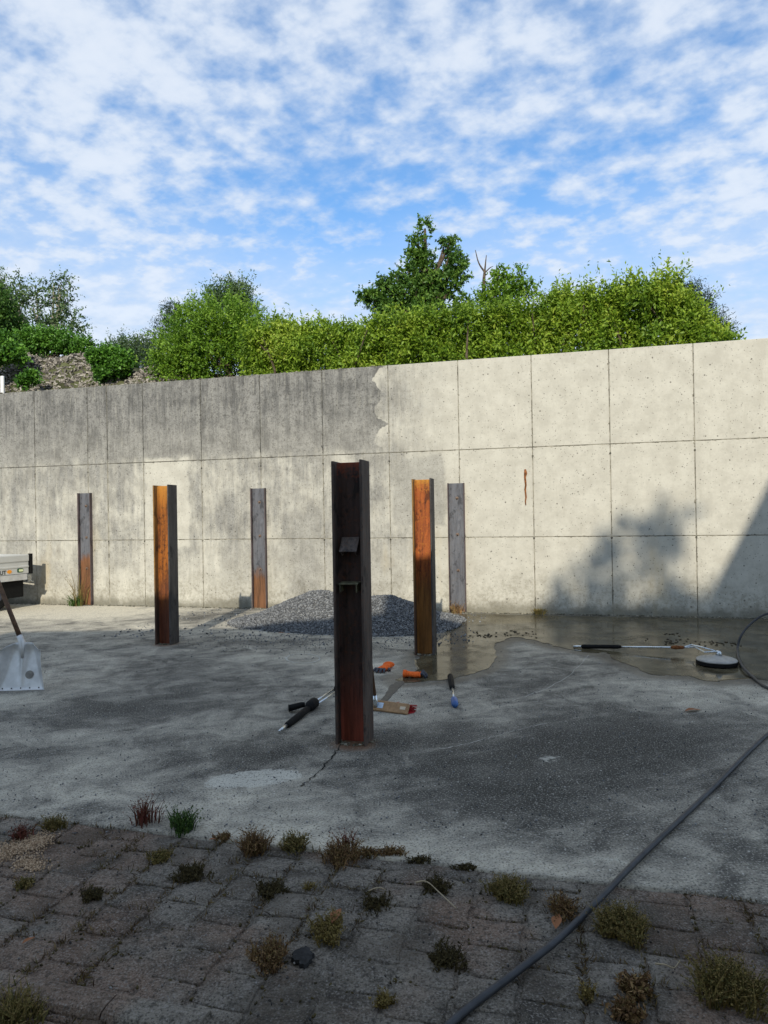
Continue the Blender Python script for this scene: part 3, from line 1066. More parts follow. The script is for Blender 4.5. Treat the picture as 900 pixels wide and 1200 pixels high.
channel_post(1.905, 2.02, 'steel channel on the wall with tall weeds at its foot, farthest left', MAT['steel'])
channel_post(5.29, 2.02, 'steel channel on the wall behind the left end of the gravel pile, rusty below', MAT['steel_low'])
channel_post(8.625, 2.015, 'bare grey steel channel on the wall at the puddle, free of rust', MAT['steel_clean'])

# ------------------------------------------------------------------ gravel heap
def heap_z(X, Y):
    # two merged mounds, long axis along the wall
    p = np.array([X, Y, 0]) - WA
    u = p[0] * WD[0] + p[1] * WD[1]
    w = -(p[0] * WN[0] + p[1] * WN[1])          # distance in front of the wall
    z = 0
    for (uc, wc, ru, rw, hh) in ((6.75, 1.15, 1.15, 1.05, .46), (7.20, 1.15, 1.2, 1.05, .45), (7.75, 1.30, 1.12, 1.0, .42), (8.3, .9, .6, .6, .15), (7.25, 1.55, 1.15, .72, .26), (6.25, 1.35, .85, .7, .20)):
        q = math.sqrt(((u - uc) / ru) ** 2 + ((w - wc) / rw) ** 2)
        z = max(z, hh * max(0, 1 - q) ** .92 * 1.06 if q > .12 else hh * (1 - .12) ** .92 * 1.06 + (.12 - q) * .03)
    return z + .012 * mnoise.noise((X * 6, Y * 6, 0)) * (1 if z > .02 else 0)


gu = np.arange(4.3, 9.1, .05)
gw = np.arange(.02, 2.9, .05)
HV = np.zeros((len(gu), len(gw), 3))
for i, u in enumerate(gu):
    for j, w in enumerate(gw):
        p = wl(u, 0, -w)
        HV[i, j] = (p[0], p[1], heap_z(p[0], p[1]) - .012)
ii = (np.arange(len(gu) - 1)[:, None] * len(gw) + np.arange(len(gw) - 1)[None, :]).ravel()
HF = np.stack([ii, ii + 1, ii + len(gw) + 1, ii + len(gw)], -1)
ico = np.array([(0, 0, 1), (.9, 0, .1), (.2, .9, 0), (-.8, .4, .1), (-.6, -.7, 0), (.4, -.85, .1), (0, 0, -.8)])
icf = np.array([(0, 1, 2), (0, 2, 3), (0, 3, 4), (0, 4, 5), (0, 5, 1), (6, 2, 1), (6, 3, 2), (6, 4, 3), (6, 5, 4), (6, 1, 5)])
PS, SS = [], []
tries = 0
while len(PS) < 26000:
    u, w = random.uniform(4.3, 9.1), random.uniform(.03, 2.9)
    p = wl(u, 0, -w)
    z = heap_z(p[0], p[1])
    if z < .012 and random.random() > .012:
        continue
    PS.append((p[0], p[1], max(z, .006)))
    SS.append(random.choice((.009, .011, .013, .015, .019)) * random.uniform(.85, 1.15))
PS, SS = np.array(PS), np.array(SS)


def rocks(P, S, flat=.8):
    n = len(P)
    q = rng.normal(size=(n, 4))
    q /= np.linalg.norm(q, axis=1, keepdims=True)
    a, b_, c_, d_ = q.T
    R = np.stack([1 - 2 * (c_ * c_ + d_ * d_), 2 * (b_ * c_ - d_ * a), 2 * (b_ * d_ + c_ * a), 2 * (b_ * c_ + d_ * a), 1 - 2 * (b_ * b_ + d_ * d_), 2 * (c_ * d_ - b_ * a),
                  2 * (b_ * d_ - c_ * a), 2 * (c_ * d_ + b_ * a), 1 - 2 * (b_ * b_ + c_ * c_)], -1).reshape(n, 3, 3)
    sh = ico[None] * rng.uniform(.7, 1.25, (n, 7, 1)) * np.array([1.15, .9, flat])
    VV = np.einsum('nij,nkj->nki', R, sh) * S[:, None, None] + P[:, None, :]
    FF = (np.arange(n) * 7)[:, None, None] + icf[None]
    return VV.reshape(-1, 3), FF.reshape(-1, 3)


RV, RF = rocks(PS, SS)
HT = np.concatenate([HF[:, [0, 1, 2]], HF[:, [0, 2, 3]]])
hp = np_mesh('gravel_pile', np.concatenate([RV, HV.reshape(-1, 3)]), np.concatenate([RF, HT + len(RV)]), MAT['gravel'])
tag(hp, 'long low pile of loose blue grey gravel against the wall', 'gravel', kind='stuff')

# ------------------------------------------------------------------ trailer at the left edge
TC = at(32.5, 651, 12.1)
TC[2] = 0
tdir = np.array([-.40, -.9165, 0])        # along the side, towards the viewer
tno = np.array([.9165, -.40, 0])          # outward normal of the visible side
tr = empty('flatbed_trailer', 'grey aluminium dropside trailer parked by the wall with sticker badges', 'trailer', TC)
Lt = 2.6
side = [(0, .615), (.012, .615), (.012, .715), (.022, .722), (.022, .745), (.010, .752), (.010, .82), (.026, .835), (.026, .93), (.010, .945), (-.02, .945), (-.02, .615)]
sb = MB()
sb.extrude(side, (0, 0, 0), tdir * Lt, tno, (0, 0, 1))
sbo = sb.build('side_board', MAT['trailer_alu'], tr)
for name, L0, z0, z1, mt in (('chassis_rail', Lt, .50, .605, 'alu'),):
    c = MB()
    c.extrude([(-.035, z0), (.004, z0), (.004, z1), (-.035, z1)], tdir * .02, tdir * L0, tno, (0, 0, 1))
    c.build(name, MAT[mt], tr)
c = MB()
c.extrude([(-1.25, .56), (-.04, .56), (-.04, .60), (-1.25, .60)], tdir * .03, tdir * Lt, tno, (0, 0, 1))
c.build('deck', MAT['black_rubber'], tr)
c = MB()
c.extrude([(-1.3, .61), (-.03, .61), (-.03, .94), (-1.3, .94)], tdir * -.03, tdir * .0, tno, (0, 0, 1))
c.build('tail_board', MAT['trailer_alu'], tr)
c = MB()
c.extrude([(-1.29, .61), (-1.26, .61), (-1.26, .94), (-1.29, .94)], tdir * .002, tdir * Lt, tno, (0, 0, 1))
c.build('side_board', MAT['trailer_alu'], tr)
c = MB()
c.extrude([(-.04, .60), (.030, .60), (.030, .955), (-.04, .955)], tdir * -.075, tdir * -.032, tno, (0, 0, 1))
c.build('corner_post', MAT['black_rubber'], tr)
c = MB()
c.extrude([(-.03, .47), (.012, .47), (.012, .58), (-.03, .58)], tdir * -.06, tdir * .015, tno, (0, 0, 1))
c.extrude([(-.03, .455), (.045, .455), (.045, .468), (-.03, .468)], tdir * -.08, tdir * .05, tno, (0, 0, 1))
c.build('corner_bracket', MAT['chrome'], tr)
c = MB()
c.extrude([(-1.2, .20), (-.06, .20), (-.06, .54), (-1.2, .54)], tdir * .05, tdir * .40, tno, (0, 0, 1))
c.build('shadow_block', MAT['black_rubber'], tr)  # black block added to stand in for the shadow under the trailer
for s_ in (-.14, -1.16):
    w_ = MB()
    cen = tdir * .62 + tno * s_ + np.array([0, 0, .30])
    w_.tube([cen - tno * .085, cen - tno * .075, cen + tno * .075, cen + tno * .085], [.27, .30, .30, .27], 24)
    wo = w_.build('wheel', MAT['black_rubber'], tr)
    w_ = MB()
    w_.tube([cen - tno * .088, cen + tno * .088], [.17, .17], 20)
    w_.build('rim', MAT['coating'], wo)
w_ = MB()
w_.tube([tdir * .62 - tno * 1.16 + np.array([0, 0, .3]), tdir * .62 - tno * .14 + np.array([0, 0, .3])], .03, 10)
w_.build('axle', MAT['black_rubber'], tr)
w_ = MB()
w_.tube([tdir * (Lt - .3) - tno * .65 + np.array([0, 0, .5]), tdir * (Lt + 1.0) - tno * .65 + np.array([0, 0, .42]), tdir * (Lt + 1.1) - tno * .65 + np.array([0, 0, .02])], .035, 8)
w_.build('drawbar', MAT['black_rubber'], tr)


def on_side(s_, z, o=.0145):
    return tdir * s_ + np.array([0, 0, z]) + tno * o


def badge(name, s0, z0, rs, rz, mt, o, par, n=20, sq=False):
    b = MB()
    vs = []
    for lev in (o - .002, o):
        for k in range(n):
            th = 2 * math.pi * k / n
            cx, cz = math.cos(th), math.sin(th)
            if sq:
                cx = math.copysign(abs(cx) ** .45, cx)
                cz = math.copysign(abs(cz) ** .45, cz)
            vs.append(on_side(s0 + cx * rs, z0 + cz * rz, lev))
    fs = [(k, (k + 1) % n, n + (k + 1) % n, n + k) for k in range(n)] + [tuple(range(n, 2 * n))]
    b.add(vs, fs)
    return b.build(name, MAT[mt], par)


badge('badge', .375, .665, .045, .032, 'badge_orange', .016, sbo)
badge('badge', .165, .672, .060, .036, 'badge_green', .016, sbo, sq=True)
badge('badge', .150, .672, .042, .020, 'badge_light', .018, sbo, sq=True)
fc = bpy.data.curves.new('lettering', 'FONT')
fc.body = 'UT'
fc.size = .095
fc.extrude = .001
fc.offset = .002
tmp = bpy.data.objects.new('lettering', fc)
COL.objects.link(tmp)
dg = bpy.context.evaluated_depsgraph_get()
me = bpy.data.meshes.new_from_object(tmp.evaluated_get(dg))
bpy.data.objects.remove(tmp)
me.name = 'lettering'
me.materials.clear()
me.materials.append(MAT['letter'])
P = on_side(.56, .625, .0155)
X_ = -tdir
mat4 = Matrix(((X_[0], 0, tno[0], P[0]), (X_[1], 0, tno[1], P[1]), (0, 1, 0, P[2]), (0, 0, 0, 1)))
me.transform(mat4)
link('lettering', me, sbo)

# ------------------------------------------------------------------ shovel
sg = gnd(24, 809)
shv = empty('shovel', 'square mouthed aluminium shovel with brown wooden handle standing on its blade', 'shovel', sg, rad(4))
ns, nt = 29, 15
vs, fs = [], []
BL = .44
lean = rad(14)
for layer in (0, 1):
    for j in range(nt):
        tt = j / (nt - 1)                       # 0 bottom .. 1 top
        w = .215 - .035 * math.sin(tt * math.pi * .5) ** 1.2
        if tt > .86:
            w *= 1 - .30 * ((tt - .86) / .14) ** 2.0
        for i in range(ns):
            s_ = -1 + 2 * i / (ns - 1)
            x = s_ * w
            hp_ = .205 - .125 * tt ** .8
            y = 0
            if abs(x) > hp_:
                y -= min((abs(x) - hp_) * 1.25, .085)
            y -= .030 * math.exp(-(x / (.012 + .02 * tt)) ** 2) * min(1, tt * 1.35 + .02)
            if tt > .8:
                y -= .05 * ((tt - .8) / .2) ** 1.5 * (1 - abs(s_) * .3)
            y += layer * .004
            zz_ = BL * (tt - .06 * (tt > .9) * abs(s_) ** 3)
            vs.append((x, y + zz_ * math.sin(lean), zz_ * math.cos(lean)))
q = ns * nt
for j in range(nt - 1):
    for i in range(ns - 1):
        k = j * ns + i
        fs.append((k, k + 1, k + ns + 1, k + ns))
        fs.append((q + k + 1, q + k, q + k + ns, q + k + ns + 1))
bd = MB()
bd.add(vs, fs)
edge = [j * ns for j in range(nt)]
bf = []
for j in range(nt - 1):
    for e in (0, ns - 1):
        k = j * ns + e
        bf.append((k, k + ns, q + k + ns, q + k))
for i in range(ns - 1):
    for j in (0, nt - 1):
        k = j * ns + i
        bf.append((k, k + 1, q + k + 1, q + k))
bd.f += bf
bdo = bd.build('blade', MAT['alu'], shv, smooth=True)
st = MB()
nn_ = 16
yb, zb = .118, .135
vs = [(.068 + .036 * math.cos(2 * math.pi * k / nn_), zb * math.tan(lean) - .006 - .001, zb + .036 * math.sin(2 * math.pi * k / nn_)) for k in range(nn_)]
vs = [(a, c * math.tan(lean) - .004 + lv, c) for lv in (0, -.003) for (a, b_, c) in vs]
st.add(vs, [tuple(range(nn_, 2 * nn_))] + [(k, (k + 1) % nn_, nn_ + (k + 1) % nn_, nn_ + k) for k in range(nn_)])
st.build('sticker', plain('worn_sticker', (.22, .21, .19), .8, .2), bdo)
for i in range(5):
    rv = MB()
    x = -.16 + .08 * i
    rv.lathe([(.006, 0), (.006, .003), (.003, .004)], 8)
    rv.v = [(a + x, -c - .001 + .02 * math.tan(lean), .02 + b_) for (a, b_, c) in rv.v]
    rv.build('rivet', MAT['crack'], bdo)
top = np.array([0, BL * math.sin(lean) - .06, BL * math.cos(lean)])
hd = np.array([-.46, .26, .90])
hd /= np.linalg.norm(hd)
sk = MB()
sk.tube([top - np.array([0, .0, .14]), top - np.array([0, .005, .05]), top, top + hd * .05, top + hd * .07], [.012, .026, .030, .027, .025], 12)
sk.build('socket', MAT['alu'], shv, smooth=True)
hh_ = MB()
hh_.tube([top + hd * .03, top + hd * .3, top + hd * .6, top + hd * .86], [.021, .020, .020, .019], 10)
hh_.build('handle', MAT['wood_handle'], shv, smooth=True)

# ------------------------------------------------------------------ broom leaning behind the nearest post
b0, b1 = gnd(424, 831), gnd(477, 838)
bdv = (b1 - b0)
bl_ = np.linalg.norm(bdv)
bdv /= bl_
bn = np.array([-bdv[1], bdv[0], 0])
br = empty('broom', 'red bristled yard broom with wooden head lying behind the nearest post', 'broom', (b0 + b1) / 2)
Bm = np.stack([bdv, (bn * .62 + np.array([0, 0, .78])), np.cross(bdv, bn * .62 + np.array([0, 0, .78]))], 1)   # columns: along, up the face, face normal (towards viewer)
if Bm[1, 2] > 0:
    Bm[:, 2] *= -1
head = MB()
cc = Bm[:, 1] * .045
head.box(cc, (bl_, .085, .03), Bm, .006)
hdo = head.build('head', MAT['wood_block'], br)
bri = MB()
for k in range(60):
    for j in range(7):
        a = (-.5 + (k + .5) / 60) * bl_ * .98
        b_ = -.03 + .06 * j / 5
        p0_ = cc + Bm @ np.array([a, b_, -.014])
        for _ in range(2):
            dv = Bm @ np.array([random.gauss(0, .10) + max(0, (k - 40) / 20) * .55, random.gauss(.14, .2), -1])
            tip = p0_ + dv * random.uniform(.06, .075)
            tip[2] = max(tip[2], .004)
            bri.tube([p0_, tip], [.0035, .0025], 3, cap=False)
bri.build('bristles', MAT['bristle'], br)
sp_ = gnd(440.5, 822) - np.array((b0 + b1) / 2)
hb = cc + Bm @ np.array([(-.5 + .30) * bl_, .0, .016])
dh = np.array([-.085, -.34, .93])
dh /= np.linalg.norm(dh)
sk = MB()
sk.tube([hb - dh * .012, hb + dh * .02, hb + dh * .09], [.026, .021, .0185], 12)
sk.build('socket', MAT['chrome'], br, smooth=True)
hn = MB()
hn.tube([hb + dh * .05, hb + dh * .5, hb + dh * 1.0], [.0145, .0145, .0145], 10)
hn.build('handle', MAT['wood_handle'], br, smooth=True)
lb = MB()
lb.box(cc + Bm @ np.array([(-.5 + .40) * bl_, .0, .0163]), (.05, .045, .001), Bm)
lb.build('sticker', plain('pale_blue_sticker', (.55, .66, .78), .5, .4), hdo)
lb = MB()
lb.box(cc + Bm @ np.array([(.5 - .11) * bl_, .0, .0163]), (.045, .025, .001), Bm)
lb.build('sticker', plain('faint_stamp', (.55, .46, .34), .7, .2), hdo)


# ------------------------------------------------------------------ gloves
def glove(loc, rz, label, curl, s=1.0):
    g = empty('work_glove', label, 'glove', loc, rz, 'orange work gloves')
    b = MB()
    b.tube([(0, .10, .030), (0, .055, .028), (0, .0, .024), (0, -.045, .024), (0, -.075, .020)], [.055, .046, .050, .052, .044], 14, flat=.46)
    b.build('palm', MAT['orange'], g, smooth=True)
    c = MB()
    c.tube([(0, .135, .032), (0, .11, .032), (0, .095, .030)], [.058, .060, .053], 14, flat=.5)
    c.build('cuff', MAT['orange'], g, smooth=True)
    for k, (x, L, a) in enumerate(((-.038, .075, -.22), (-.013, .090, -.05), (.013, .085, .10), (.036, .065, .28))):
        dv = np.array([math.sin(a), -math.cos(a), 0])
        p0_ = np.array([x, -.06, .022])
        p1_ = p0_ + dv * L * .5 + np.array([0, 0, .012 * curl])
        p2_ = p0_ + dv * L + np.array([0, 0, -.006])
        f = MB()
        f.tube([p0_, p0_ + (p1_ - p0_) * .6], [.0145, .0135], 8)
        fo = f.build('finger', MAT['orange'], g, smooth=True)
        f = MB()
        f.tube([p0_ + (p1_ - p0_) * .5, p1_, p2_, p2_ + (p2_ - p1_) * .16], [.0145, .0145, .0125, .006], 8)
        f.build('fingertip', MAT['coating'], fo, smooth=True)
    f = MB()
    f.tube([(.035, .02, .024), (.066, -.012, .020)], [.017, .0155], 8)
    fo = f.build('thumb', MAT['orange'], g, smooth=True)
    f = MB()
    f.tube([(.060, -.006, .021), (.078, -.040, .017), (.082, -.052, .016)], [.016, .0145, .008], 8)
    f.build('fingertip', MAT['coating'], fo, smooth=True)
    g.scale = (1, .80 if s > 1 else 1, 1.15 if s > 1 else 1)
    return g


glove(gnd(450, 785.5), rad(-24), 'orange work glove lying palm down with its dark fingers spread', 1)
glove(gnd(486, 794), rad(82), 'orange work glove lying on its side at the puddle edge', 2.0, 1.1)

# ------------------------------------------------------------------ pressure washer tools
def along(px0, px1, z0=.02, z1=.02):
    return gnd(*px0) + np.array([0, 0, z0]), gnd(*px1) + np.array([0, 0, z1])


# double lance with side handle, its far end hidden behind the near post
a, c = along((327, 860), (398, 808))
dl = unit((c - a)[None])[0]
side_v = np.array([-dl[1], dl[0], 0])
dlr = empty('twin_lance', 'pressure washer lance with black grip, side handle and two bright tubes', 'spray lance', (a[0], a[1], 0))
o = np.array([a[0], a[1], 0])
Lr = np.linalg.norm(c - a)
def L_(f, s_=0, z=0.0):
    return a - o + dl * Lr * f + side_v * s_ + np.array([0, 0, z])
m_ = MB()
m_.tube([L_(0), L_(.05), L_(.12)], [.006, .011, .014], 10)
m_.build('nozzle', MAT['chrome'], dlr, smooth=True)
m_ = MB()
m_.tube([L_(.10), L_(.12), L_(.28, 0, .005), L_(.47, 0, .015)], [.018, .024, .026, .024], 12)
m_.build('grip', MAT['black_rubber'], dlr, smooth=True)
m_ = MB()
m_.tube([L_(.42, .0, .015), L_(.46, 0, .02), L_(.53, .0, .022), L_(.56, 0, .02)], [.026, .043, .043, .026], 12)
m_.build('joint', MAT['black_rubber'], dlr, smooth=True)
h0, h1 = gnd(357, 833) - o, gnd(338.5, 835) - o
m_ = MB()
m_.tube([h0 + np.array([0, 0, .05]), h0 + (h1 - h0) * .2 + np.array([0, 0, .05]), h0 + (h1 - h0) * .9 + np.array([0, 0, .035]), h1 + np.array([0, 0, .035])], [.02, .023, .027, .029], 12)
m_.build('side_handle', MAT['black_rubber'], dlr, smooth=True)
for s_ in (-.024, .024):
    m_ = MB()
    m_.tube([L_(.52, s_, .012), L_(.99, s_, .0)], .0075, 8)
    m_.build('tube', MAT['chrome'], dlr, smooth=True)
m_ = MB()
m_.tube([L_(.94, 0, 0), L_(.96, 0, 0), L_(1.03, 0, 0), L_(1.05, 0, 0)], [.028, .036, .036, .028], 12)
m_.build('end_cap', MAT['black_rubber'], dlr, smooth=True)

# short lance with the blue tip
a, c = along((527.5, 794), (533.5, 830))
o = np.array([a[0], a[1], 0])
bl2 = empty('short_lance', 'short spray lance with black grip and blue tip lying by the puddle', 'spray lance', o)
dv = c - a
m_ = MB()
m_.tube([a - o, a - o + dv * .04, a - o + dv * .42, a - o + dv * .47], [.020, .027, .025, .016], 12)
m_.build('grip', MAT['black_rubber'], bl2, smooth=True)
m_ = MB()
m_.tube([a - o + dv * .45, a - o + dv * .82], .009, 8)
m_.build('tube', MAT['chrome'], bl2, smooth=True)
m_ = MB()
m_.tube([a - o + dv * .79, a - o + dv * .82, a - o + dv * .94, a - o + dv * 1.0], [.016, .027, .029, .018], 12)
m_.build('tip', MAT['blue'], bl2, smooth=True)

# flat surface cleaner with its lance, lying in the puddle
dc = gnd(840, 783.5)
dc = gnd(840, 779.5)
scl = empty('surface_cleaner', 'round white surface cleaner with long lance lying in the puddle', 'cleaner', (dc[0], dc[1], 0))
o = np.array([dc[0], dc[1], 0])
m_ = MB()
m_.lathe([(.182, .010), (.190, .015), (.190, .046), (.180, .052)], 36)
m_.build('skirt', MAT['black_rubber'], scl, smooth=False)
m_ = MB()
m_.lathe([(.186, .048), (.188, .053), (.184, .062), (.16, .072), (.08, .082), (.02, .104)], 36)
m_.build('cover', MAT['disc_white'], scl, smooth=True)
m_ = MB()
m_.tube([(.02, .0, .10), (.02, 0, .125), (.0, .01, .135)], [.035, .024, .016], 12)
m_.build('swivel', MAT['chrome'], scl, smooth=True)
la, lc = gnd(672, 759.5) - o + np.array([0, 0, .02]), np.array([.0, .01, .135])
lb_ = gnd(800, 767) - o + np.array([0, 0, .075])
for pts, r in (([lc, lc + np.array([-.10, .04, .03]), lb_ + np.array([.10, -.01, .03]), lb_], .008), ([lc + np.array([0, -.02, 0]), lc + np.array([-.12, -.02, .0]), lb_ + np.array([.12, -.03, .01]), lb_], .008)):
    m_ = MB()
    m_.tube(pts, r, 8)
    m_.build('fork', MAT['chrome'], scl, smooth=True)
m_ = MB()
m_.tube([lb_ + (lb_ - la) * .01, lb_ + (la - lb_) * .06, lb_ + (la - lb_) * .10], [.016, .022, .014], 10)
m_.build('joint', MAT['rebar'], scl, smooth=True)
m_ = MB()
m_.tube([lb_, la + (lb_ - la) * .42], .0105, 8)
m_.build('tube', MAT['chrome'], scl, smooth=True)
m_ = MB()
m_.tube([la + (lb_ - la) * .08, la + (lb_ - la) * .10, la + (lb_ - la) * .42, la + (lb_ - la) * .45], [.018, .024, .022, .015], 10)
m_.build('grip', MAT['black_rubber'], scl, smooth=True)
m_ = MB()
m_.tube([la, la + (lb_ - la) * .09], [.014, .012], 8)
m_.build('fitting', MAT['chrome'], scl, smooth=True)


# ------------------------------------------------------------------ hose
def catmull(pts, n=10):
    pts = [np.array(p, float) for p in pts]
    out = []
    P = [2 * pts[0] - pts[1]] + pts + [2 * pts[-1] - pts[-2]]
    for k in range(1, len(P) - 2):
        a, b_, c_, d_ = P[k - 1:k + 3]
        for q in range(n):
            u = q / n
            out.append(.5 * ((2 * b_) + (-a + c_) * u + (2 * a - 5 * b_ + 4 * c_ - d_) * u * u + (-a + 3 * b_ - 3 * c_ + d_) * u ** 3))
    out.append(pts[-1])
    return out


HR = .0125
hz = HR + .003
hp_pts = [gnd(440, 1290, hz), gnd(532, 1196, hz), gnd(600, 1143, hz + .004), gnd(655, 1100, hz + .006), gnd(702, 1054, hz + .012), gnd(755, 1000, hz + .004), gnd(830, 929, hz), gnd(898, 862, hz),
          gnd(960, 815, hz)]
q0 = hp_pts[-1]
hp_pts += [gnd(1000, 795, hz), gnd(1040, 786, hz), gnd(1060, 800, hz + .03), gnd(1020, 815, hz + .03), gnd(955, 818, hz + .03)]
hp_pts += [gnd(902, 807, hz), gnd(884, 795, hz), gnd(869, 779, hz + .02)]
for (px, py, dep) in ((864, 762, 7.35), (869, 744, 7.45), (882, 729, 7.5), (900, 719, 7.5), (922, 722, 7.45), (945, 745, 7.4)):
    hp_pts.append(at(px, py, dep))
e = hp_pts[-1].copy()
hp_pts += [np.array([e[0] + .15, e[1] - .2, .12]), np.array([e[0] + .5, e[1] - .2, hz]), np.array([e[0] + 1.3, e[1] + .2, hz])]
m_ = MB()
cpts = catmull(hp_pts, 12)
for p in cpts:
    p[2] = max(p[2], hz)
m_.tube(cpts, HR, 10)
ho = m_.build('hose', MAT['hose'], smooth=True)
tag(ho, 'long dark rubber hose crossing the stones and slab, looping up at the right', 'hose')


# ------------------------------------------------------------------ small litter
def leaf_litter(px, py, L, rz, label, group=None, z=.004, w=.4):
    b = MB()
    vs, fs = [], []
    for i in range(6):
        q = i / 5
        ww = L * w * math.sin(math.pi * min(.98, q + .02)) * .5
        for s_ in (-1, 0, 1):
            vs.append(((q - .5) * L, s_ * ww + .1 * L * math.sin(q * 2), .006 + .25 * abs(s_) * ww + .03 * L * math.sin(q * 5)))
    for i in range(5):
        for j in range(2):
            k = i * 3 + j
            fs.append((k, k + 3, k + 4, k + 1))
    b.add(vs, fs)
    o = b.build('dead_leaf', MAT['dry_leaf'])
    p = gnd(px, py)
    o.location = (p[0], p[1], z)
    o.rotation_euler = (0, 0, rz)
    return tag(o, label, 'leaf', group or 'fallen dead leaves')


leaf_litter(813, 834, .15, .2, 'curled brown leaf alone on the slab left of the hose', w=.36)
leaf_litter(655, 1088, .10, 1.1, 'rust red leaf among weeds beside the hose', z=.02)
leaf_litter(396, 1084, .10, 1.2, 'red brown leaf sticking out of a yellow weed', z=.03)
o1 = leaf_litter(330, 744, .10, .3, 'brown leaf at the foot of the gravel pile, left one', z=.02)
o2 = leaf_litter(338, 745, .08, 2.0, 'brown leaf at the foot of the gravel pile, right one', z=.02)
leaf_litter(34, 1107, .05, .9, 'small dark curled leaf on the stones near the left edge', z=.01)
leaf_litter(249, 988, .035, .3, 'pale tiny leaf on the stones below the green weed', z=.012)


def twig(pix, r, label, zs=.014):
    b = MB()
    pts = catmull([gnd(*q) + np.array([0, 0, zs + .01 * (k % 2)]) for k, q in enumerate(pix)], 5)
    b.tube(pts, [r * (1 - .5 * k / len(pts)) for k in range(len(pts))], 6)
    return tag(b.build('dry_stalk', MAT['twig'], smooth=True), label, 'twig', 'dry stalks on the stones')


twig([(487, 1038), (500, 1040), (516, 1051), (535, 1072)], .0035, 'pale curved dry stalk lying across the stones')
twig([(768, 1134), (780, 1139), (790, 1139), (797, 1134)], .003, 'short bowed dry stalk between two weed clumps')
twig([(432, 1048), (444, 1047), (452, 1047)], .003, 'little straight dry stalk under the weedy slab edge')

# floating clumps in the puddle
for (px, py, n, w, lab) in ((568, 745, 26, .16, 'dark floating scum left of the puddle bay'), (610, 744, 20, .18, 'dark floating scum in the puddle near the wall channel'), (790, 753, 26, .12, 'floating leaf scraps in front of the surface cleaner lance'),
                            (840, 755, 26, .12, 'floating leaf scraps behind the surface cleaner'), (790, 744, 9, .06, 'little floating scrap near the wall under the tree shadow')):
    b = MB()
    for _ in range(n):
        s_ = random.uniform(.006, .026)
        b.box((random.gauss(0, w), random.gauss(0, w * .75), .003), (s_ * 1.6, s_, .006), np.array(Matrix.Rotation(random.uniform(0, 6), 3, 'Z')), .002)
    p = gnd(px, py)
    o = b.build('floating_debris', MAT['debris'])
    o.location = (p[0], p[1], .006)
    tag(o, lab, 'debris', 'scraps floating in the puddle')
# loose grit over the slab
PS, SS = [], []
for _ in range(2600):
    px, py = random.uniform(-60, 960), 720 + 260 * random.random() ** 1.3
    p = gnd(px, py)
    PS.append((p[0], p[1], .003))
    SS.append(random.choice((.003, .004, .005, .007)))
for _ in range(900):
    p = gnd(random.gauss(370, 80), random.gauss(750, 8))
    PS.append((p[0], p[1], .005))
    SS.append(random.uniform(.004, .010))
RV, RF = rocks(np.array(PS), np.array(SS))
tag(np_mesh('loose_grit', RV, RF, MAT['gravel']), 'loose grit scattered over the concrete slab', 'grit', kind='stuff')
PS, SS = [], []
for _ in range(2200):
    p = pv(random.uniform(-2.6, 2.4), random.uniform(.0, 1.4), .004)
    PS.append(p)
    SS.append(random.choice((.0025, .003, .004, .006)))
RV, RF = rocks(np.array(PS), np.array(SS))
tag(np_mesh('loose_grit', RV, RF, island_mat('stone_grit', [(.03, .03, .03), (.10, .09, .08), (.28, .27, .25)], .9)), 'loose grit scattered over the old stone paving', 'grit', kind='stuff')

PS, SS = [], []
for _ in range(2600):
    a = random.random()
    p = gnd(-5 + 62 * a + random.gauss(0, 7), 1003 - 22 * a + random.gauss(0, 5)) if random.random() < .72 else gnd(random.gauss(36, 10), random.gauss(1013, 5))
    PS.append((p[0], p[1], .002 + random.random() * .006))
    SS.append(random.uniform(.002, .006))
RV, RF = rocks(np.array(PS), np.array(SS))
tag(np_mesh('loose_sand', RV, RF, island_mat('sand_grain', [(.26, .18, .11), (.42, .30, .19), (.55, .42, .29)], .95)), 'pale sandy patch spilled on the paving at the left edge', 'sand', kind='stuff')

# ------------------------------------------------------------------ weeds
WM = {
    'brown': island_mat('weed_brown', [(.06, .035, .018), (.15, .085, .04), (.28, .18, .08), (.12, .10, .035)], .8),
    'olive': island_mat('weed_olive', [(.05, .05, .015), (.12, .105, .03), (.26, .20, .07), (.16, .11, .045)], .8),
    'green': island_mat('weed_green', [(.02, .05, .01), (.05, .10, .02), (.09, .14, .03)], .7),
    'red': island_mat('weed_red', [(.09, .025, .02), (.17, .05, .035), (.10, .06, .03)], .8),
    'yellow': island_mat('weed_yellow', [(.12, .10, .03), (.25, .19, .06), (.10, .07, .03)], .8),
    'moss': island_mat('weed_moss', [(.03, .025, .012), (.065, .05, .02), (.09, .075, .03)], .9),
}


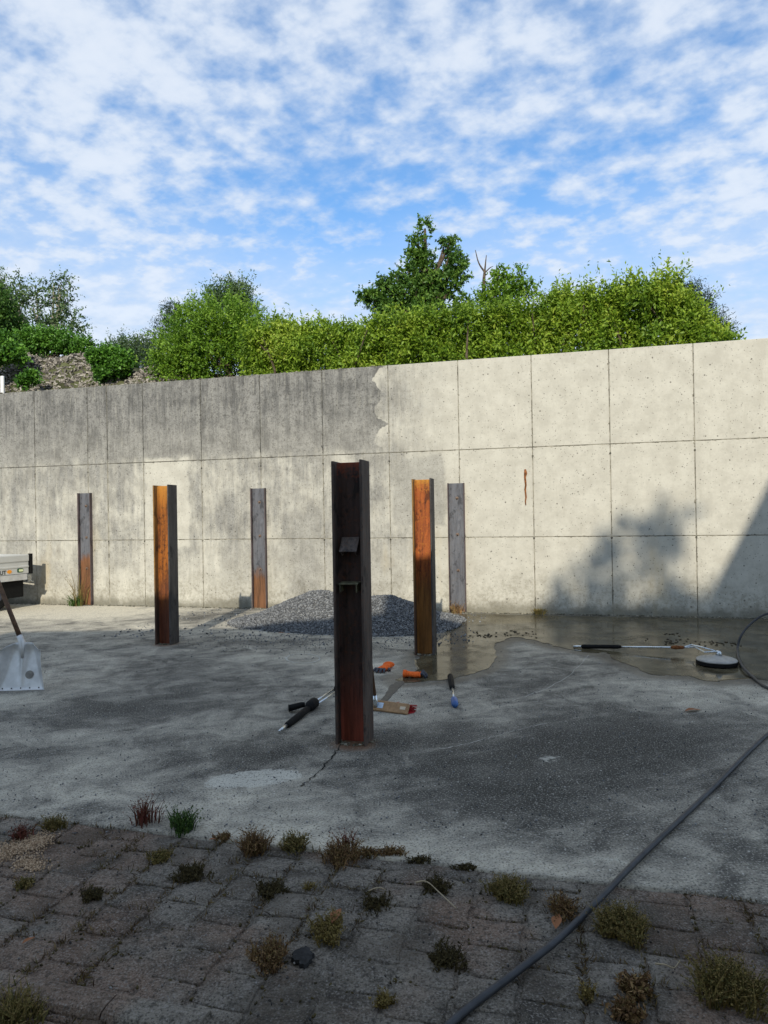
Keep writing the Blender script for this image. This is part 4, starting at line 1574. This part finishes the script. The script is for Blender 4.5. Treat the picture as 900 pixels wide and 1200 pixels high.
def weed(px, py, r, h, n, col, label, fine=.004, leafy=.5, z=0.0, lean=.6, name='weed_clump', aspect=1.0):
    """a clump of bent stalks with small leaves or seeds along them"""
    if h < .2 and col in ('brown', 'olive', 'yellow', 'moss'):
        h, n, leafy, fine, lean = h * .85, int(n * 1.5), leafy * 1.6, fine * .9, lean * 1.7
    c = gnd(px, py, z)
    th_ = rng.uniform(0, 2 * math.pi, n)
    ph_ = rng.uniform(0, 6.28, 2)
    rr_ = r * .85 * rng.random(n) ** .8 * (.72 + .28 * np.sin(2 * th_ + ph_[0]) * np.sin(th_ + ph_[1]) + .18 * np.sin(5 * th_ + ph_[1]))
    base = np.stack([rr_ * np.cos(th_), rr_ * np.sin(th_) * aspect, np.zeros(n)], 1)
    ang = rng.uniform(0, 2 * math.pi, n)
    ln = h * rng.uniform(.45, 1.1, n)
    out = np.stack([np.cos(ang), np.sin(ang), np.zeros(n)], 1) * rng.uniform(.1, lean, n)[:, None] + base / (r + 1e-6) * .4
    d0 = unit(out * .5 + np.array([0, 0, 1]))
    d1 = unit(out * 1.4 + np.array([0, 0, .65]))
    p0_ = base
    p1_ = base + d0 * ln[:, None] * .5
    p2_ = p1_ + d1 * ln[:, None] * .5
    sd = unit(np.cross(d0, rng.normal(size=(n, 3)))) * (fine * rng.uniform(.6, 1.3, n))[:, None]
    Vq = np.stack([p0_ - sd, p0_ + sd, p1_ + sd * .8, p1_ - sd * .8, p2_], 1)
    b = (np.arange(n) * 5)[:, None]
    F_ = np.concatenate([b + np.array([[0, 1, 2]]), b + np.array([[0, 2, 3]]), b + np.array([[3, 2, 4]])])
    Vq = Vq.reshape(-1, 3)
    nl = int(n * leafy * 4)
    if nl:
        k = rng.integers(0, n, nl)
        q = rng.uniform(.25, 1, nl)[:, None]
        lp = np.where(q < .5, p0_[k] + (p1_[k] - p0_[k]) * q * 2, p1_[k] + (p2_[k] - p1_[k]) * (q * 2 - 1))
        LV, LF = leaf_arrays(lp, rng.normal(size=(nl, 3)) + np.array([0, 0, .5]), rng.normal(size=(nl, 3)), rng.uniform(2.2, 4.5, nl) * fine, rng.uniform(1.2, 2.2, nl) * fine)
        F_ = np.concatenate([F_, LF + len(Vq)])
        Vq = np.concatenate([Vq, LV])
    Vq[:, 2] = np.maximum(Vq[:, 2], .0)
    o = np_mesh(name, Vq, F_, WM[col])
    o.location = c
    return tag(o, label, 'weed', 'weeds growing in the joints')


zb_ = -.008
weed(170, 966, .10, .15, 90, 'red', 'dark red sorrel stalks at the slab edge, left of the green weed', .003, 1.0, zb_, .35)
weed(214, 975, .10, .12, 120, 'green', 'green leafy weed at the slab edge beside the red sorrel', .004, 1.2, zb_, .5)
weed(297, 1000, .09, .13, 190, 'brown', 'bushy brown weed at the slab edge, tallest in the row right of the green one', .003, 1.2, zb_)
weed(345, 996, .09, .10, 150, 'olive', 'dull olive brown weed between two taller brown ones on the slab edge', .003, 1.0, zb_)
weed(398, 1010, .12, .12, 190, 'brown', 'wide brown weed with reddish stalks at the slab edge left of centre', .003, 1.2, zb_)
weed(405, 1000, .07, .14, 40, 'red', 'thin red stalks rising out of the wide brown weed at the edge', .003, .8, zb_, .5)
weed(458, 1002, .10, .05, 110, 'brown', 'low brown weed lining the slab edge right below the nearest post', .003, 1.0, zb_, aspect=.4)
weed(592, 1050, .11, .09, 260, 'olive', 'dense dry olive weed hugging the slab edge right of the centre', .0028, 1.3, zb_)
weed(512, 1043, .09, .05, 140, 'moss', 'low mossy weed behind the curved dry stalk', .003, 1.0, zb_)
weed(660, 1072, .07, .09, 130, 'brown', 'brown weed just left of the hose by the rust red leaf', .003, 1.0, zb_, aspect=1.6)
weed(727, 1092, .13, .11, 420, 'olive', 'big yellow olive weed just right of the hose', .0028, 1.3, zb_)
weed(855, 1165, .15, .12, 480, 'olive', 'biggest dry weed, near the lower right corner', .0028, 1.2, zb_)
weed(318, 1128, .08, .09, 200, 'brown', 'dry brown weed above the black tar patch', .003, 1.2, zb_, aspect=1.5)
weed(383, 1096, .08, .09, 150, 'yellow', 'yellow seeded weed with a red brown leaf in it', .003, 1.5, zb_, aspect=1.6)
weed(522, 1128, .10, .05, 170, 'moss', 'low dark mossy weed left of the hose near the bottom', .003, 1.0, zb_)
weed(222, 1028, .11, .05, 190, 'moss', 'wide low mossy weed below the green one', .003, 1.0, zb_)
weed(190, 1008, .08, .05, 120, 'olive', 'low olive weed under the red sorrel', .003, 1.0, zb_)
weed(62, 972, .08, .09, 110, 'olive', 'olive weed at the slab edge near the left side', .003, 1.0, zb_)
weed(25, 985, .07, .08, 90, 'red', 'reddish stalks on the pale patch at the left side', .003, .9, zb_)
weed(745, 1165, .06, .06, 90, 'brown', 'small dark brown leafy weed near the bottom right of centre', .006, 1.0, zb_)
weed(735, 1192, .06, .05, 70, 'brown', 'dark brown leafy weed lowest right of centre', .006, 1.0, zb_)
weed(108, 1052, .06, .05, 110, 'moss', 'small mossy weed in the middle of the left stones', .003, 1.0, zb_)
weed(15, 1198, .15, .10, 260, 'olive', 'dry grass beyond the kerb stone in the lower left corner', .003, .3, zb_)
weed(318, 1048, .09, .05, 150, 'moss', 'low mossy weed below the bushy brown one', .003, 1.0, zb_)
weed(362, 1044, .04, .05, 40, 'yellow', 'little yellow tuft below the wide brown weed', .003, .3, zb_)
weed(450, 1178, .035, .05, 110, 'yellow', 'yellow tuft at the bottom edge left of the hose', .003, .5, zb_)
weed(690, 1170, .04, .05, 60, 'yellow', 'tiny yellow tuft below the hose', .003, .5, zb_)
weed(440, 1062, .10, .04, 120, 'moss', 'thin moss line left of the curved dry stalk', .003, .8, zb_)
weed(28, 1040, .05, .05, 70, 'olive', 'small olive weed on stones at the left edge', .003, .8, zb_)
weed(430, 1003, .10, .05, 90, 'brown', 'low brown weed on the slab edge between the wide brown weed and the low one', .003, 1.0, zb_, aspect=.5)
weed(492, 1011, .10, .035, 80, 'moss', 'flat mossy weed on the slab edge right of the low brown one', .003, 1.0, zb_, aspect=.4)
weed(545, 1019, .09, .03, 70, 'moss', 'flat mossy weed on the slab edge left of the dense olive one', .003, 1.0, zb_, aspect=.4)
weed(262, 985, .06, .05, 60, 'brown', 'small brown weed on the slab edge right beside the green one', .003, 1.0, zb_)
for (u, dist, h, n, lab, col) in ((1.82, .10, .75, 34, 'tall yellow flowering weed at the foot of the left wall channel', 'yellow'), (1.80, .12, .22, 120, 'bushy green weed under the tall yellow one at the wall', 'green'),
                                  (8.62, .12, .20, 40, 'dry weed at the foot of the bare grey channel', 'brown'), (9.86, .05, .14, 40, 'dark weed tuft at the wall foot behind the puddle', 'olive')):
    p = wl(u, 0, -dist)
    n2 = weed(450, 900, .16, h, n, col, lab, .006, 1.6 if h < .5 else 1.0, 0, .6 if h < .5 else .28)
    n2.location = p
mo = MB()
for _ in range(1500):
    u = random.uniform(-.5, 13)
    s_ = random.uniform(.006, .022)
    p = wl(u, 0, -abs(random.gauss(0, .035)) - .01)
    mo.box((p[0], p[1], s_ * .25), (s_ * 1.8, s_, s_ * .8), np.array(Matrix.Rotation(random.uniform(0, 6), 3, 'Z')), s_ * .3)
tag(mo.build('wall_foot_dirt', MAT['moss']), 'crumbs of dirt and moss along the wall foot', 'dirt', kind='stuff')
# moss and soil crumbs in the paving joints
PS, SS = [], []
for _ in range(2600):
    k = random.randrange(len(sites))
    j = np.argsort(np.linalg.norm(sites - sites[k], axis=1))[random.randint(1, 5)]
    mid = (sites[k] + sites[j]) / 2
    nrm = (sites[j] - sites[k]) / np.linalg.norm(sites[j] - sites[k])
    q = mid + np.array([-nrm[1], nrm[0]]) * random.gauss(0, .07) + nrm * random.gauss(0, .006)
    if q[1] < .0:
        continue
    PS.append(pv(q[0], q[1], -.008))
    SS.append(random.uniform(.004, .010))
JB = []
for _ in range(3600):
    ci = random.randint(-12, 11)
    if random.random() < .6:
        q = (ci * PW + random.gauss(0, .006), random.uniform(.02, 1.45))
    else:
        q = (ci * PW + random.uniform(0, PW), max(.012, .012 + random.randint(0, 9) * PL - (PL / 2 if ci % 2 else 0) + random.gauss(0, .006)))
    if mnoise.noise((q[0] * 1.7, q[1] * 1.7, 7)) < .02:
        continue
    for _k in range(3):
        JB.append(pv(q[0] + random.gauss(0, .008), q[1] + random.gauss(0, .008), -.006))
JB = np.array(JB)
nj = len(JB)
LV, LF = leaf_arrays(JB, rng.normal(size=(nj, 3)) * .7 + np.array([0, 0, .8]), rng.normal(size=(nj, 3)), rng.uniform(.010, .040, nj), rng.uniform(.002, .006, nj))
tag(np_mesh('joint_weeds', LV, LF, island_mat('joint_weed_leaf', [(.05, .03, .018), (.10, .065, .03), (.17, .12, .05), (.09, .085, .03)], .9), pave), kind='stuff')
RV, RF = rocks(np.array(PS), np.array(SS), .6)
tag(np_mesh('joint_moss', RV, RF, WM['moss'], pave), kind='stuff')

# ------------------------------------------------------------------ land behind the wall
def bank_z(u, w):
    prof = np.interp(u, [-6, -1.5, -.3, .2, .6, 1.0, 1.4, 1.9, 2.4, 2.9, 3.3, 4.2, 12], [5.7, 5.3, 4.9, 4.9, 4.92, 4.85, 4.72, 4.45, 4.6, 4.6, 4.35, 3.6, 3.5])
    k = min(1, max(0, (w - .34) / 1.25))
    z = 3.72 + (prof - 3.72) * (k * k * (3 - 2 * k))
    return z + .10 * mnoise.noise((u * 1.7, w * 1.7, 3)) * k + max(0, w - 2) * (.10 if u < 3 else .02)


bu = np.arange(-9, 19, .25)
bw = np.concatenate([np.arange(.34, 4, .2), np.arange(4, 60, 4)])
BV = np.array([[wl(u, bank_z(u, w), w) for w in bw] for u in bu])
ii = (np.arange(len(bu) - 1)[:, None] * len(bw) + np.arange(len(bw) - 1)[None, :]).ravel()
tag(np_mesh('bank', BV.reshape(-1, 3), np.stack([ii, ii + len(bw), ii + len(bw) + 1, ii + 1], -1), MAT['terrain'], smooth=True), kind='structure')
# dry stony, twiggy face of the bank
n = 7000
PS, DS, SZ = [], [], []
cb = MB()
for _ in range(5200):
    u, w = random.uniform(-2.5, 3.5), random.uniform(.36, 1.75)
    p = wl(u, bank_z(u, w) + .01, w)
    s_ = random.uniform(.02, .06)
    R_ = np.array(Matrix.Rotation(random.uniform(0, 6.28), 3, Vector((random.gauss(0, 1), random.gauss(0, 1), random.gauss(0, 1)))))
    cb.box(p, (s_ * random.uniform(1, 2.6), s_ * .6, s_ * .5), R_, 0)
tag(cb.build('bank_stones', MAT['chips']), 'dry stones and twigs covering the steep bank above the wall at the left', 'stones', kind='stuff')


def lobe(px, py, depth, rpx, ry=1.0, rd=1.0):
    r = rpx * depth / FPX
    return (at(px, py, depth), (r, r * rd, r * ry))


def trunk(name, pts, r0, r1, parent, mat='bark', n=8):
    m_ = MB()
    c = catmull(pts, 6)
    m_.tube(c, [r0 + (r1 - r0) * k / (len(c) - 1) for k in range(len(c))], n)
    return m_.build(name, MAT[mat], parent, smooth=True)


def plant(name, label, cat, lobes, base, n_shoots, per, lL, lW, mat, group=None, up=.6, shoot=(.2, .45), r0=.08, shell=.35, limbs=True, bark='bark'):
    r = empty(name, label, cat, base, 0, group)
    rel = [(np.array(c) - np.array(base), rr) for c, rr in lobes]
    foliage('crown', rel, n_shoots, per, lL, lW, mat, r, up, shoot, shell)
    if limbs:
        tops = sorted(rel, key=lambda l: -l[0][2])
        mainp = tops[0][0]
        m_ = MB()
        mid = np.array([mainp[0] * .3, mainp[1] * .3, mainp[2] * .45])
        c = catmull([np.zeros(3), mid, mainp], 8)
        m_.tube(c, [r0 * (1 - .85 * k / (len(c) - 1)) for k in range(len(c))], 8)
        for cc_, rr in tops[1:]:
            k = min(len(c) - 1, max(2, int(len(c) * min(.8, max(.15, (cc_[2] / max(mainp[2], .1)) * .7)))))
            st_ = c[k]
            m_.tube(catmull([st_, (st_ + cc_) / 2 + np.array([0, 0, -.1]), cc_ + np.array([0, 0, rr[2] * .5])], 4), [r0 * .5 * (1 - .85 * q / 8) for q in range(9)], 6)
        m_.build('trunk', MAT[bark], r, smooth=True)
    return r


# long hedge on top of the wall
top_px = [(296, 386), (310, 380), (330, 374), (350, 378), (380, 374), (410, 374), (440, 373), (470, 366), (500, 364), (540, 364), (570, 360), (600, 354), (640, 347), (660, 338), (680, 334), (700, 340),
          (720, 330), (750, 324), (780, 320), (793, 317), (800, 334), (815, 352), (830, 372), (845, 388), (853, 396)]
hu, hz_ = [], []
for px, py in top_px:
    u, v = on_wall(px, py, 1.0)
    hu.append(u)
    hz_.append(v)
hroot = empty('hedge', 'long bright green hedge growing along the top of the wall, rising to the right', 'hedge', wl(9, 3.5, 1.1), 0)
n = 10500
U_ = rng.uniform(hu[0], hu[-1], n)
Ht = np.interp(U_, hu, hz_) + np.array([.10 * mnoise.noise((q * 2.3, 0, 9)) + .09 * mnoise.noise((q * 7.0, 4, 9)) for q in U_])
q = rng.random(n) ** .75
Zs = 3.5 + (Ht - 3.5 - .22) * q
Wd = .55 + np.abs(rng.normal(0, .45, n)) * (1.0) + .12 * q
Wd += np.array([.30 * mnoise.noise((a * 2.0, z * 2.2, 1)) + .16 * mnoise.noise((a * 5, z * 5, 2)) for a, z in zip(U_, Zs)])
Bs = WA + WD * U_[:, None] + WN * Wd[:, None] + np.array([0, 0, 1.]) * Zs[:, None]
dirs = unit(np.array([0, 0, .95]) - WN * .45 + rng.normal(size=(n, 3)) * .38)
sp_up = rng.random(n) < .07
ln = rng.uniform(.16, .36, n) + np.where((q > .86) & sp_up, rng.uniform(.05, .3, n), 0)
off = np.array(wl(9, 3.5, 1.1))
leaves_on_shoots('crown', Bs - off, dirs, ln, 12, .090, .040, MAT['hedge'], hroot)
tm = MB()
for k in range(60):
    u = hu[0] + (hu[-1] - hu[0]) * (k + random.random()) / 60
    h = np.interp(u, hu, hz_) - .35
    a = wl(u, 3.5, 1.0 + random.gauss(0, .2)) - off
    tm.tube([a, a + np.array([random.gauss(0, .1), 0, (h - 3.5) * .5]), a + np.array([random.gauss(0, .2), random.gauss(0, .1), h - 3.5])], [.03, .022, .008], 6)
tm.build('stems', MAT['bark'], hroot)

D1 = 13.2
plant('shrub', 'rounded bright green shrub at the left end of the hedge', 'shrub',
      [lobe(205, 415, D1, 22), lobe(232, 400, D1, 36), lobe(262, 385, D1, 34), lobe(290, 400, D1, 34), lobe(250, 425, D1, 40), lobe(305, 420, D1, 28), lobe(215, 435, D1, 26), lobe(225, 378, D1, 16), lobe(195, 432, D1, 16)],
      wl(4.4, 3.5, 1.4), 2600, 13, .075, .036, MAT['green'], shell=.5)
plant('young_tree', 'loose light green tree top rising out of the rounded shrub', 'tree',
      [lobe(268, 358, 14, 20), lobe(282, 345, 14, 9, 1.6), lobe(255, 352, 14, 10), lobe(268, 340, 14, 6, 1.3), lobe(285, 368, 14, 14), lobe(245, 362, 14, 9)],
      at(268, 440, 14), 560, 12, .075, .034, MAT['poplar'], shell=.15)
# dark spruce peeping out behind the shrub
sp = empty('spruce_tree', 'dark blue green spruce top peeping out behind the rounded shrub', 'tree', at(206, 450, 18))
B_, Dd = [], []
tipz = at(206, 354, 18)[2] - at(206, 450, 18)[2]
for k in range(900):
    q = random.random() ** .7
    z = tipz * (1 - q * .75)
    r = (1 - z / tipz) * 1.5 + .03
    a = random.uniform(0, 6.28)
    rr = r * random.uniform(.2, 1)
    B_.append((math.cos(a) * rr, math.sin(a) * rr, z - .18 * rr))
    Dd.append((math.cos(a), math.sin(a), .15))
leaves_on_shoots('crown', np.array(B_), unit(np.array(Dd)), rng.uniform(.15, .35, 900), 10, .09, .022, MAT['conifer'], sp)
trunk('trunk', [(0, 0, 0), (0, 0, tipz * .5), (0, 0, tipz * .97)], .12, .01, sp)

DO = 19
plant('oak_tree', 'dark green oak standing tallest behind the hedge', 'tree',
      [lobe(498, 268, DO, 6, 2.0), lobe(490, 288, DO, 10, 1.2), lobe(484, 304, DO, 10), lobe(499, 308, DO, 12, 1.3), lobe(478, 322, DO, 11), lobe(522, 285, DO, 7, .6), lobe(530, 281, DO, 5, .7), lobe(533, 312, DO, 13), lobe(541, 322, DO, 9), lobe(529, 298, DO, 6, 1.5),
       lobe(524, 332, DO, 15), lobe(503, 335, DO, 15), lobe(482, 345, DO, 19), lobe(458, 348, DO, 15), lobe(440, 350, DO, 11), lobe(427, 346, DO, 8, .8), lobe(448, 335, DO, 7), lobe(463, 328, DO, 7, 1.2), lobe(500, 362, DO, 24), lobe(541, 355, DO, 9), lobe(455, 366, DO, 16), lobe(547, 363, DO, 8, .8)],
      at(502, 450, DO), 1700, 12, .115, .065, MAT['oak'], up=.3, shoot=(.06, .24), r0=.20, shell=.45)
DA = 17
ash = plant('ash_tree', 'open light green tree right of the oak with a bare forked stem', 'tree',
            [lobe(575, 340, DA, 14, 1.1), lobe(592, 330, DA, 14), lobe(585, 320, DA, 9), lobe(607, 335, DA, 11), lobe(600, 345, DA, 14), lobe(622, 335, DA, 6), lobe(630, 340, DA, 6, .7), lobe(612, 322, DA, 5), lobe(620, 345, DA, 8), lobe(568, 352, DA, 12), lobe(585, 352, DA, 20, .7)],
            at(567, 430, DA), 420, 9, .11, .055, MAT['green'], up=.25, shoot=(.08, .3), r0=.08, shell=.1)
bs = at(567, 430, DA)
trunk('bare_branch', [at(567, 352, DA) - bs, at(567, 330, DA) - bs, at(568, 318, DA) - bs], .05, .03, ash)
trunk('bare_branch', [at(568, 319, DA) - bs, at(561, 308, DA) - bs, at(557, 293, DA) - bs], .026, .008, ash)
trunk('bare_branch', [at(568, 319, DA) - bs, at(569, 308, DA) - bs, at(570, 299, DA) - bs], .024, .008, ash)
trunk('bare_branch', [at(568, 320, DA) - bs, at(574, 314, DA) - bs, at(578, 312, DA) - bs], .018, .006, ash)
plant('cypress_shrub', 'dark conifer shrub behind the right end of the hedge', 'shrub',
      [lobe(800, 360, 15.5, 16), lobe(818, 372, 15.5, 18), lobe(835, 388, 15.5, 14), lobe(845, 394, 15.5, 9), lobe(808, 345, 15.5, 9), lobe(822, 355, 15.5, 7)], at(812, 430, 15.5), 900, 10, .10, .022, MAT['conifer'], up=.5, shoot=(.2, .4))

# left side: thin poplars, ivy and bushes on the bank, a house behind
DP = 17
for (lobes_, bx, lab) in (([lobe(23, 332, DP, 6, 1.6), lobe(20, 348, DP, 9), lobe(26, 352, DP, 8), lobe(15, 345, DP, 6), lobe(24, 365, DP, 8)], 24, 'slim young poplar left of the taller pair, near the left edge'),
                          ([lobe(42, 340, DP, 6, 1.4), lobe(38, 352, DP, 6), lobe(48, 358, DP, 6), lobe(44, 372, DP, 7), lobe(54, 380, DP, 8)], 47, 'slim poplar directly left of the widest one'),
                          ([lobe(62, 335, DP, 8), lobe(72, 328, DP, 7), lobe(80, 342, DP, 6), lobe(58, 350, DP, 8), lobe(82, 352, DP, 4), lobe(70, 350, DP, 9, 1.3), lobe(76, 368, DP, 10), lobe(88, 372, DP, 7), lobe(64, 378, DP, 13, .8), lobe(95, 385, DP, 8, .7), lobe(82, 385, DP, 12, .8)], 65, 'widest open poplar with pale twin stems above the bank')):
    base = at(bx, 430, DP)
    pl2 = plant('poplar_tree', lab, 'tree', lobes_, base, 26 * len(lobes_), 8, .085, .05, MAT['poplar'], 'thin poplars on the bank', up=.3, shoot=(.15, .4), shell=.1, r0=.05, bark='poplar_bark')
bs = at(65, 430, DP)
for k, (a, b_) in enumerate(((62, 63), (67, 69))):
    trunk('stem', [at(a, 425, DP) - bs, at(a, 380, DP) - bs, at(b_, 335, DP) - bs], .05, .015, pl2, 'poplar_bark' if 'poplar_bark' in MAT else 'bark')
plant('broad_bush', 'dark green bush filling the left edge above the bank', 'shrub',
      [lobe(-5, 385, 15.6, 24), lobe(12, 388, 15.6, 18), lobe(0, 362, 15, 16), lobe(18, 388, 15.6, 8), lobe(-25, 375, 15, 30), lobe(3, 398, 15.6, 13), lobe(-3, 350, 15, 9, 1.3), lobe(22, 402, 15.6, 8)], at(0, 440, 15), 1500, 12, .085, .05, MAT['oak'], shell=.4, shoot=(.1, .3))
plant('round_bush', 'deep green bush along the crest of the bank below the poplars', 'shrub',
      [lobe(45, 402, 15, 12), lobe(62, 403, 15, 12), lobe(80, 407, 15, 12), lobe(97, 411, 15, 11), lobe(32, 402, 15, 11)], at(70, 430, 15), 900, 12, .08, .05, MAT['ivy'], shell=.4, shoot=(.1, .3))
plant('ivy_mound', 'bright ivy mound spilling down the bank at the far left', 'ivy', [lobe(6, 414, 13.5, 12, .8), lobe(20, 418, 13.5, 8, .8), lobe(-10, 416, 13.5, 14), lobe(5, 406, 13.6, 12)], at(5, 440, 13.6), 600, 11, .085, .07, MAT['ivy'], shell=.6, shoot=(.06, .2), limbs=False)
plant('ivy_mound', 'vivid green ivy mound on the bank right of the bare stony slope', 'ivy', [lobe(128, 421, 13.5, 13, .8), lobe(143, 426, 13.5, 12, .8), lobe(114, 422, 13.5, 8), lobe(138, 434, 13.4, 10, .7), lobe(120, 440, 13.3, 6, .7)], at(130, 445, 13.5), 640, 11, .08, .065, MAT['ivy'], shell=.6, shoot=(.06, .2), limbs=False)
plant('ivy_mound', 'little ivy patch low on the stony bank just above the wall', 'ivy', [lobe(33, 447, 13.1, 8, .7), lobe(25, 449, 13.1, 4, .7), lobe(38, 442, 13.1, 4)], at(33, 455, 13.1), 130, 10, .075, .06, MAT['ivy'], shell=.5, shoot=(.05, .16), limbs=False)
plant('distant_shrub', 'greyish green shrub far back between the ivy and the rounded shrub', 'shrub', [lobe(150, 412, 20, 14, .8), lobe(165, 413, 20, 13, .8), lobe(135, 410, 20, 9), lobe(180, 415, 20, 10), lobe(168, 405, 20, 7), lobe(150, 403, 20, 6), lobe(165, 428, 20, 15), lobe(182, 430, 20, 13), lobe(145, 428, 20, 12)], at(155, 440, 20), 900, 10, .09, .04, MAT['poplar'], shell=.2)
plant('poplar_tree', 'fragment of a leafy tree crown cut by the left edge of the photo', 'tree', [lobe(-2, 335, DP, 8), lobe(-12, 328, DP, 10), lobe(-20, 345, DP, 12), lobe(2, 345, DP, 4)], at(-10, 430, DP), 200, 8, .085, .05, MAT['poplar'], 'thin poplars on the bank', up=.3, shell=.1, r0=.06)


def house(name, label, cx, cy, w, dpt, eave, apex, rz, shade_chimney=None, along_x=False, z0=0.0, ridge_hip=0.0, win=True):
    """gabled house; gable faces local -y (or ridge along x when along_x)"""
    r = empty(name, label, 'house', (cx, cy, z0), rz)
    b = MB()
    hw, hd = w / 2, dpt / 2
    if not along_x:
        P5 = [(-hw, 0), (hw, 0), (hw, eave), (0, apex), (-hw, eave)]
        b.extrude(P5, (0, -hd, 0), (0, hd, 0), (1, 0, 0), (0, 0, 1))
    else:
        b.box((0, 0, eave / 2), (w, dpt, eave))
    b.build('wall', MAT['plaster'], r)
    rf = MB()
    ov = .35
    if not along_x:
        sl_ = (apex - eave) / hw
        for sx in (-1, 1):
            e0 = (sx * (hw + ov), eave - ov * sl_)
            rf.extrude([(0, apex + .02), e0 + () if False else (e0[0], e0[1] + .02), (e0[0], e0[1] + .18), (0, apex + .20)] if sx > 0 else [(0, apex + .02), (0, apex + .20), (e0[0], e0[1] + .18), (e0[0], e0[1] + .02)],
                       (0, -hd - .3, 0), (0, hd + .3, 0), (1, 0, 0), (0, 0, 1))
    else:
        h = ridge_hip
        vs = [(-hw - ov, -hd - ov, eave - .1), (hw + ov, -hd - ov, eave - .1), (hw + ov, hd + ov, eave - .1), (-hw - ov, hd + ov, eave - .1), (-hw + h, 0, apex), (hw, 0, apex)]
        rf.add(vs, [(0, 1, 5, 4), (2, 3, 4, 5), (3, 0, 4), (1, 2, 5), (3, 2, 1, 0)])
    ro = rf.build('roof', MAT['roof'], r)
    if shade_chimney:
        c = MB()
        c.box((shade_chimney[0], shade_chimney[1], shade_chimney[2] - .75), (shade_chimney[3], .5, 1.5), bev=.02)
        c.build('shade_chimney', MAT['plaster'], ro)
    if win:
        for sx in (-1, 1):
            for zz2 in ((1.4, 3.9) if eave > 4.5 or not along_x else (1.5,)):
                f = MB()
                f.box((sx * hw * .5, hd + .02, zz2), (1.1, .08, 1.3), bev=.01)
                fo = f.build('window', MAT['white_paint'], r)
                f = MB()
                f.box((sx * hw * .5, hd + .05, zz2), (.92, .06, 1.12), bev=.01)
                f.build('pane', MAT['glass'], fo)
        f = MB()
        f.box((0, hd + .02, 1.02), (1.0, .08, 2.04), bev=.01)
        f.build('door', MAT['wood_handle'], r)
    return r


hl = at(20, 350, 30)
hs = house('house', 'cream gabled house half hidden by trees at the far left', -18.1, 32.6, 4.4, 6, 8.0, 11.73, rad(30), win=False)
gb = MB()
for sx in (-1, 1):
    gb.extrude([(0, 11.70), (0, 10.95), (sx * 2.5, 6.73), (sx * 2.5, 7.48)], (0, -3.36, 0), (0, -3.31, 0), (1, 0, 0), (0, 0, 1))
gb.build('bargeboard', MAT['plaster'], hs)
# white marker at the extreme left edge
mk = MB()
p = at(-1, 458, 12.7)
mk.box((p[0] - .02, p[1] + .15, 3.95 + .12), (.07, .05, .40), bev=.012)
tag(mk.build('marker_post', MAT['white_paint']), 'white marker post on the wall top at the left edge', 'post')

# ------------------------------------------------------------------ unseen houses behind the viewer, shaped to shade the yard, and the tree
house('house', 'unseen low hipped house behind the photographer, shading the front of the yard', -2.1, -6.0, 8.0, 7.0, 6.58, 8.53, 0, (.7, .0, 9.19, .42), True, ridge_hip=1.35)  # chimney added to drop a dark patch on the gravel
house('house', 'unseen tall steep gabled house behind the photographer at the right', 5.05, -9.8, 4.4, 7.0, 8.67, 12.82, 0)


def shade_lobe(px, py, tdist, r, ry=1.0):
    u, v = on_wall(px, py)
    p = wl(u, v) + SUN * tdist
    return (p, (r, r, r * ry))


T = 30
sl_ = [shade_lobe(785, 610, T, .26), shade_lobe(772, 636, T, .30), shade_lobe(748, 622, T, .18), shade_lobe(726, 640, T, .20), shade_lobe(712, 664, T, .26), shade_lobe(690, 684, T, .24), shade_lobe(668, 702, T, .28), shade_lobe(648, 716, T, .22), shade_lobe(762, 662, T, .20),
       shade_lobe(812, 702, T, .22), shade_lobe(790, 716, T, .24), shade_lobe(838, 690, T, .18), shade_lobe(715, 706, T, .30), shade_lobe(745, 740, T, .4), shade_lobe(690, 738, T, .42), shade_lobe(800, 750, T, .55), shade_lobe(650, 752, T, .5), shade_lobe(730, 790, T, 1.0), shade_lobe(820, 800, T, 1.0)]
bs = np.array([sl_[2][0][0], sl_[2][0][1], -.15])
plant('maple_tree', 'tall tree behind the photographer casting dappled shade on the wall', 'tree', sl_, bs, 720, 10, .16, .11, MAT['oak'], up=.2, shoot=(.1, .3), r0=.28, shell=.1)
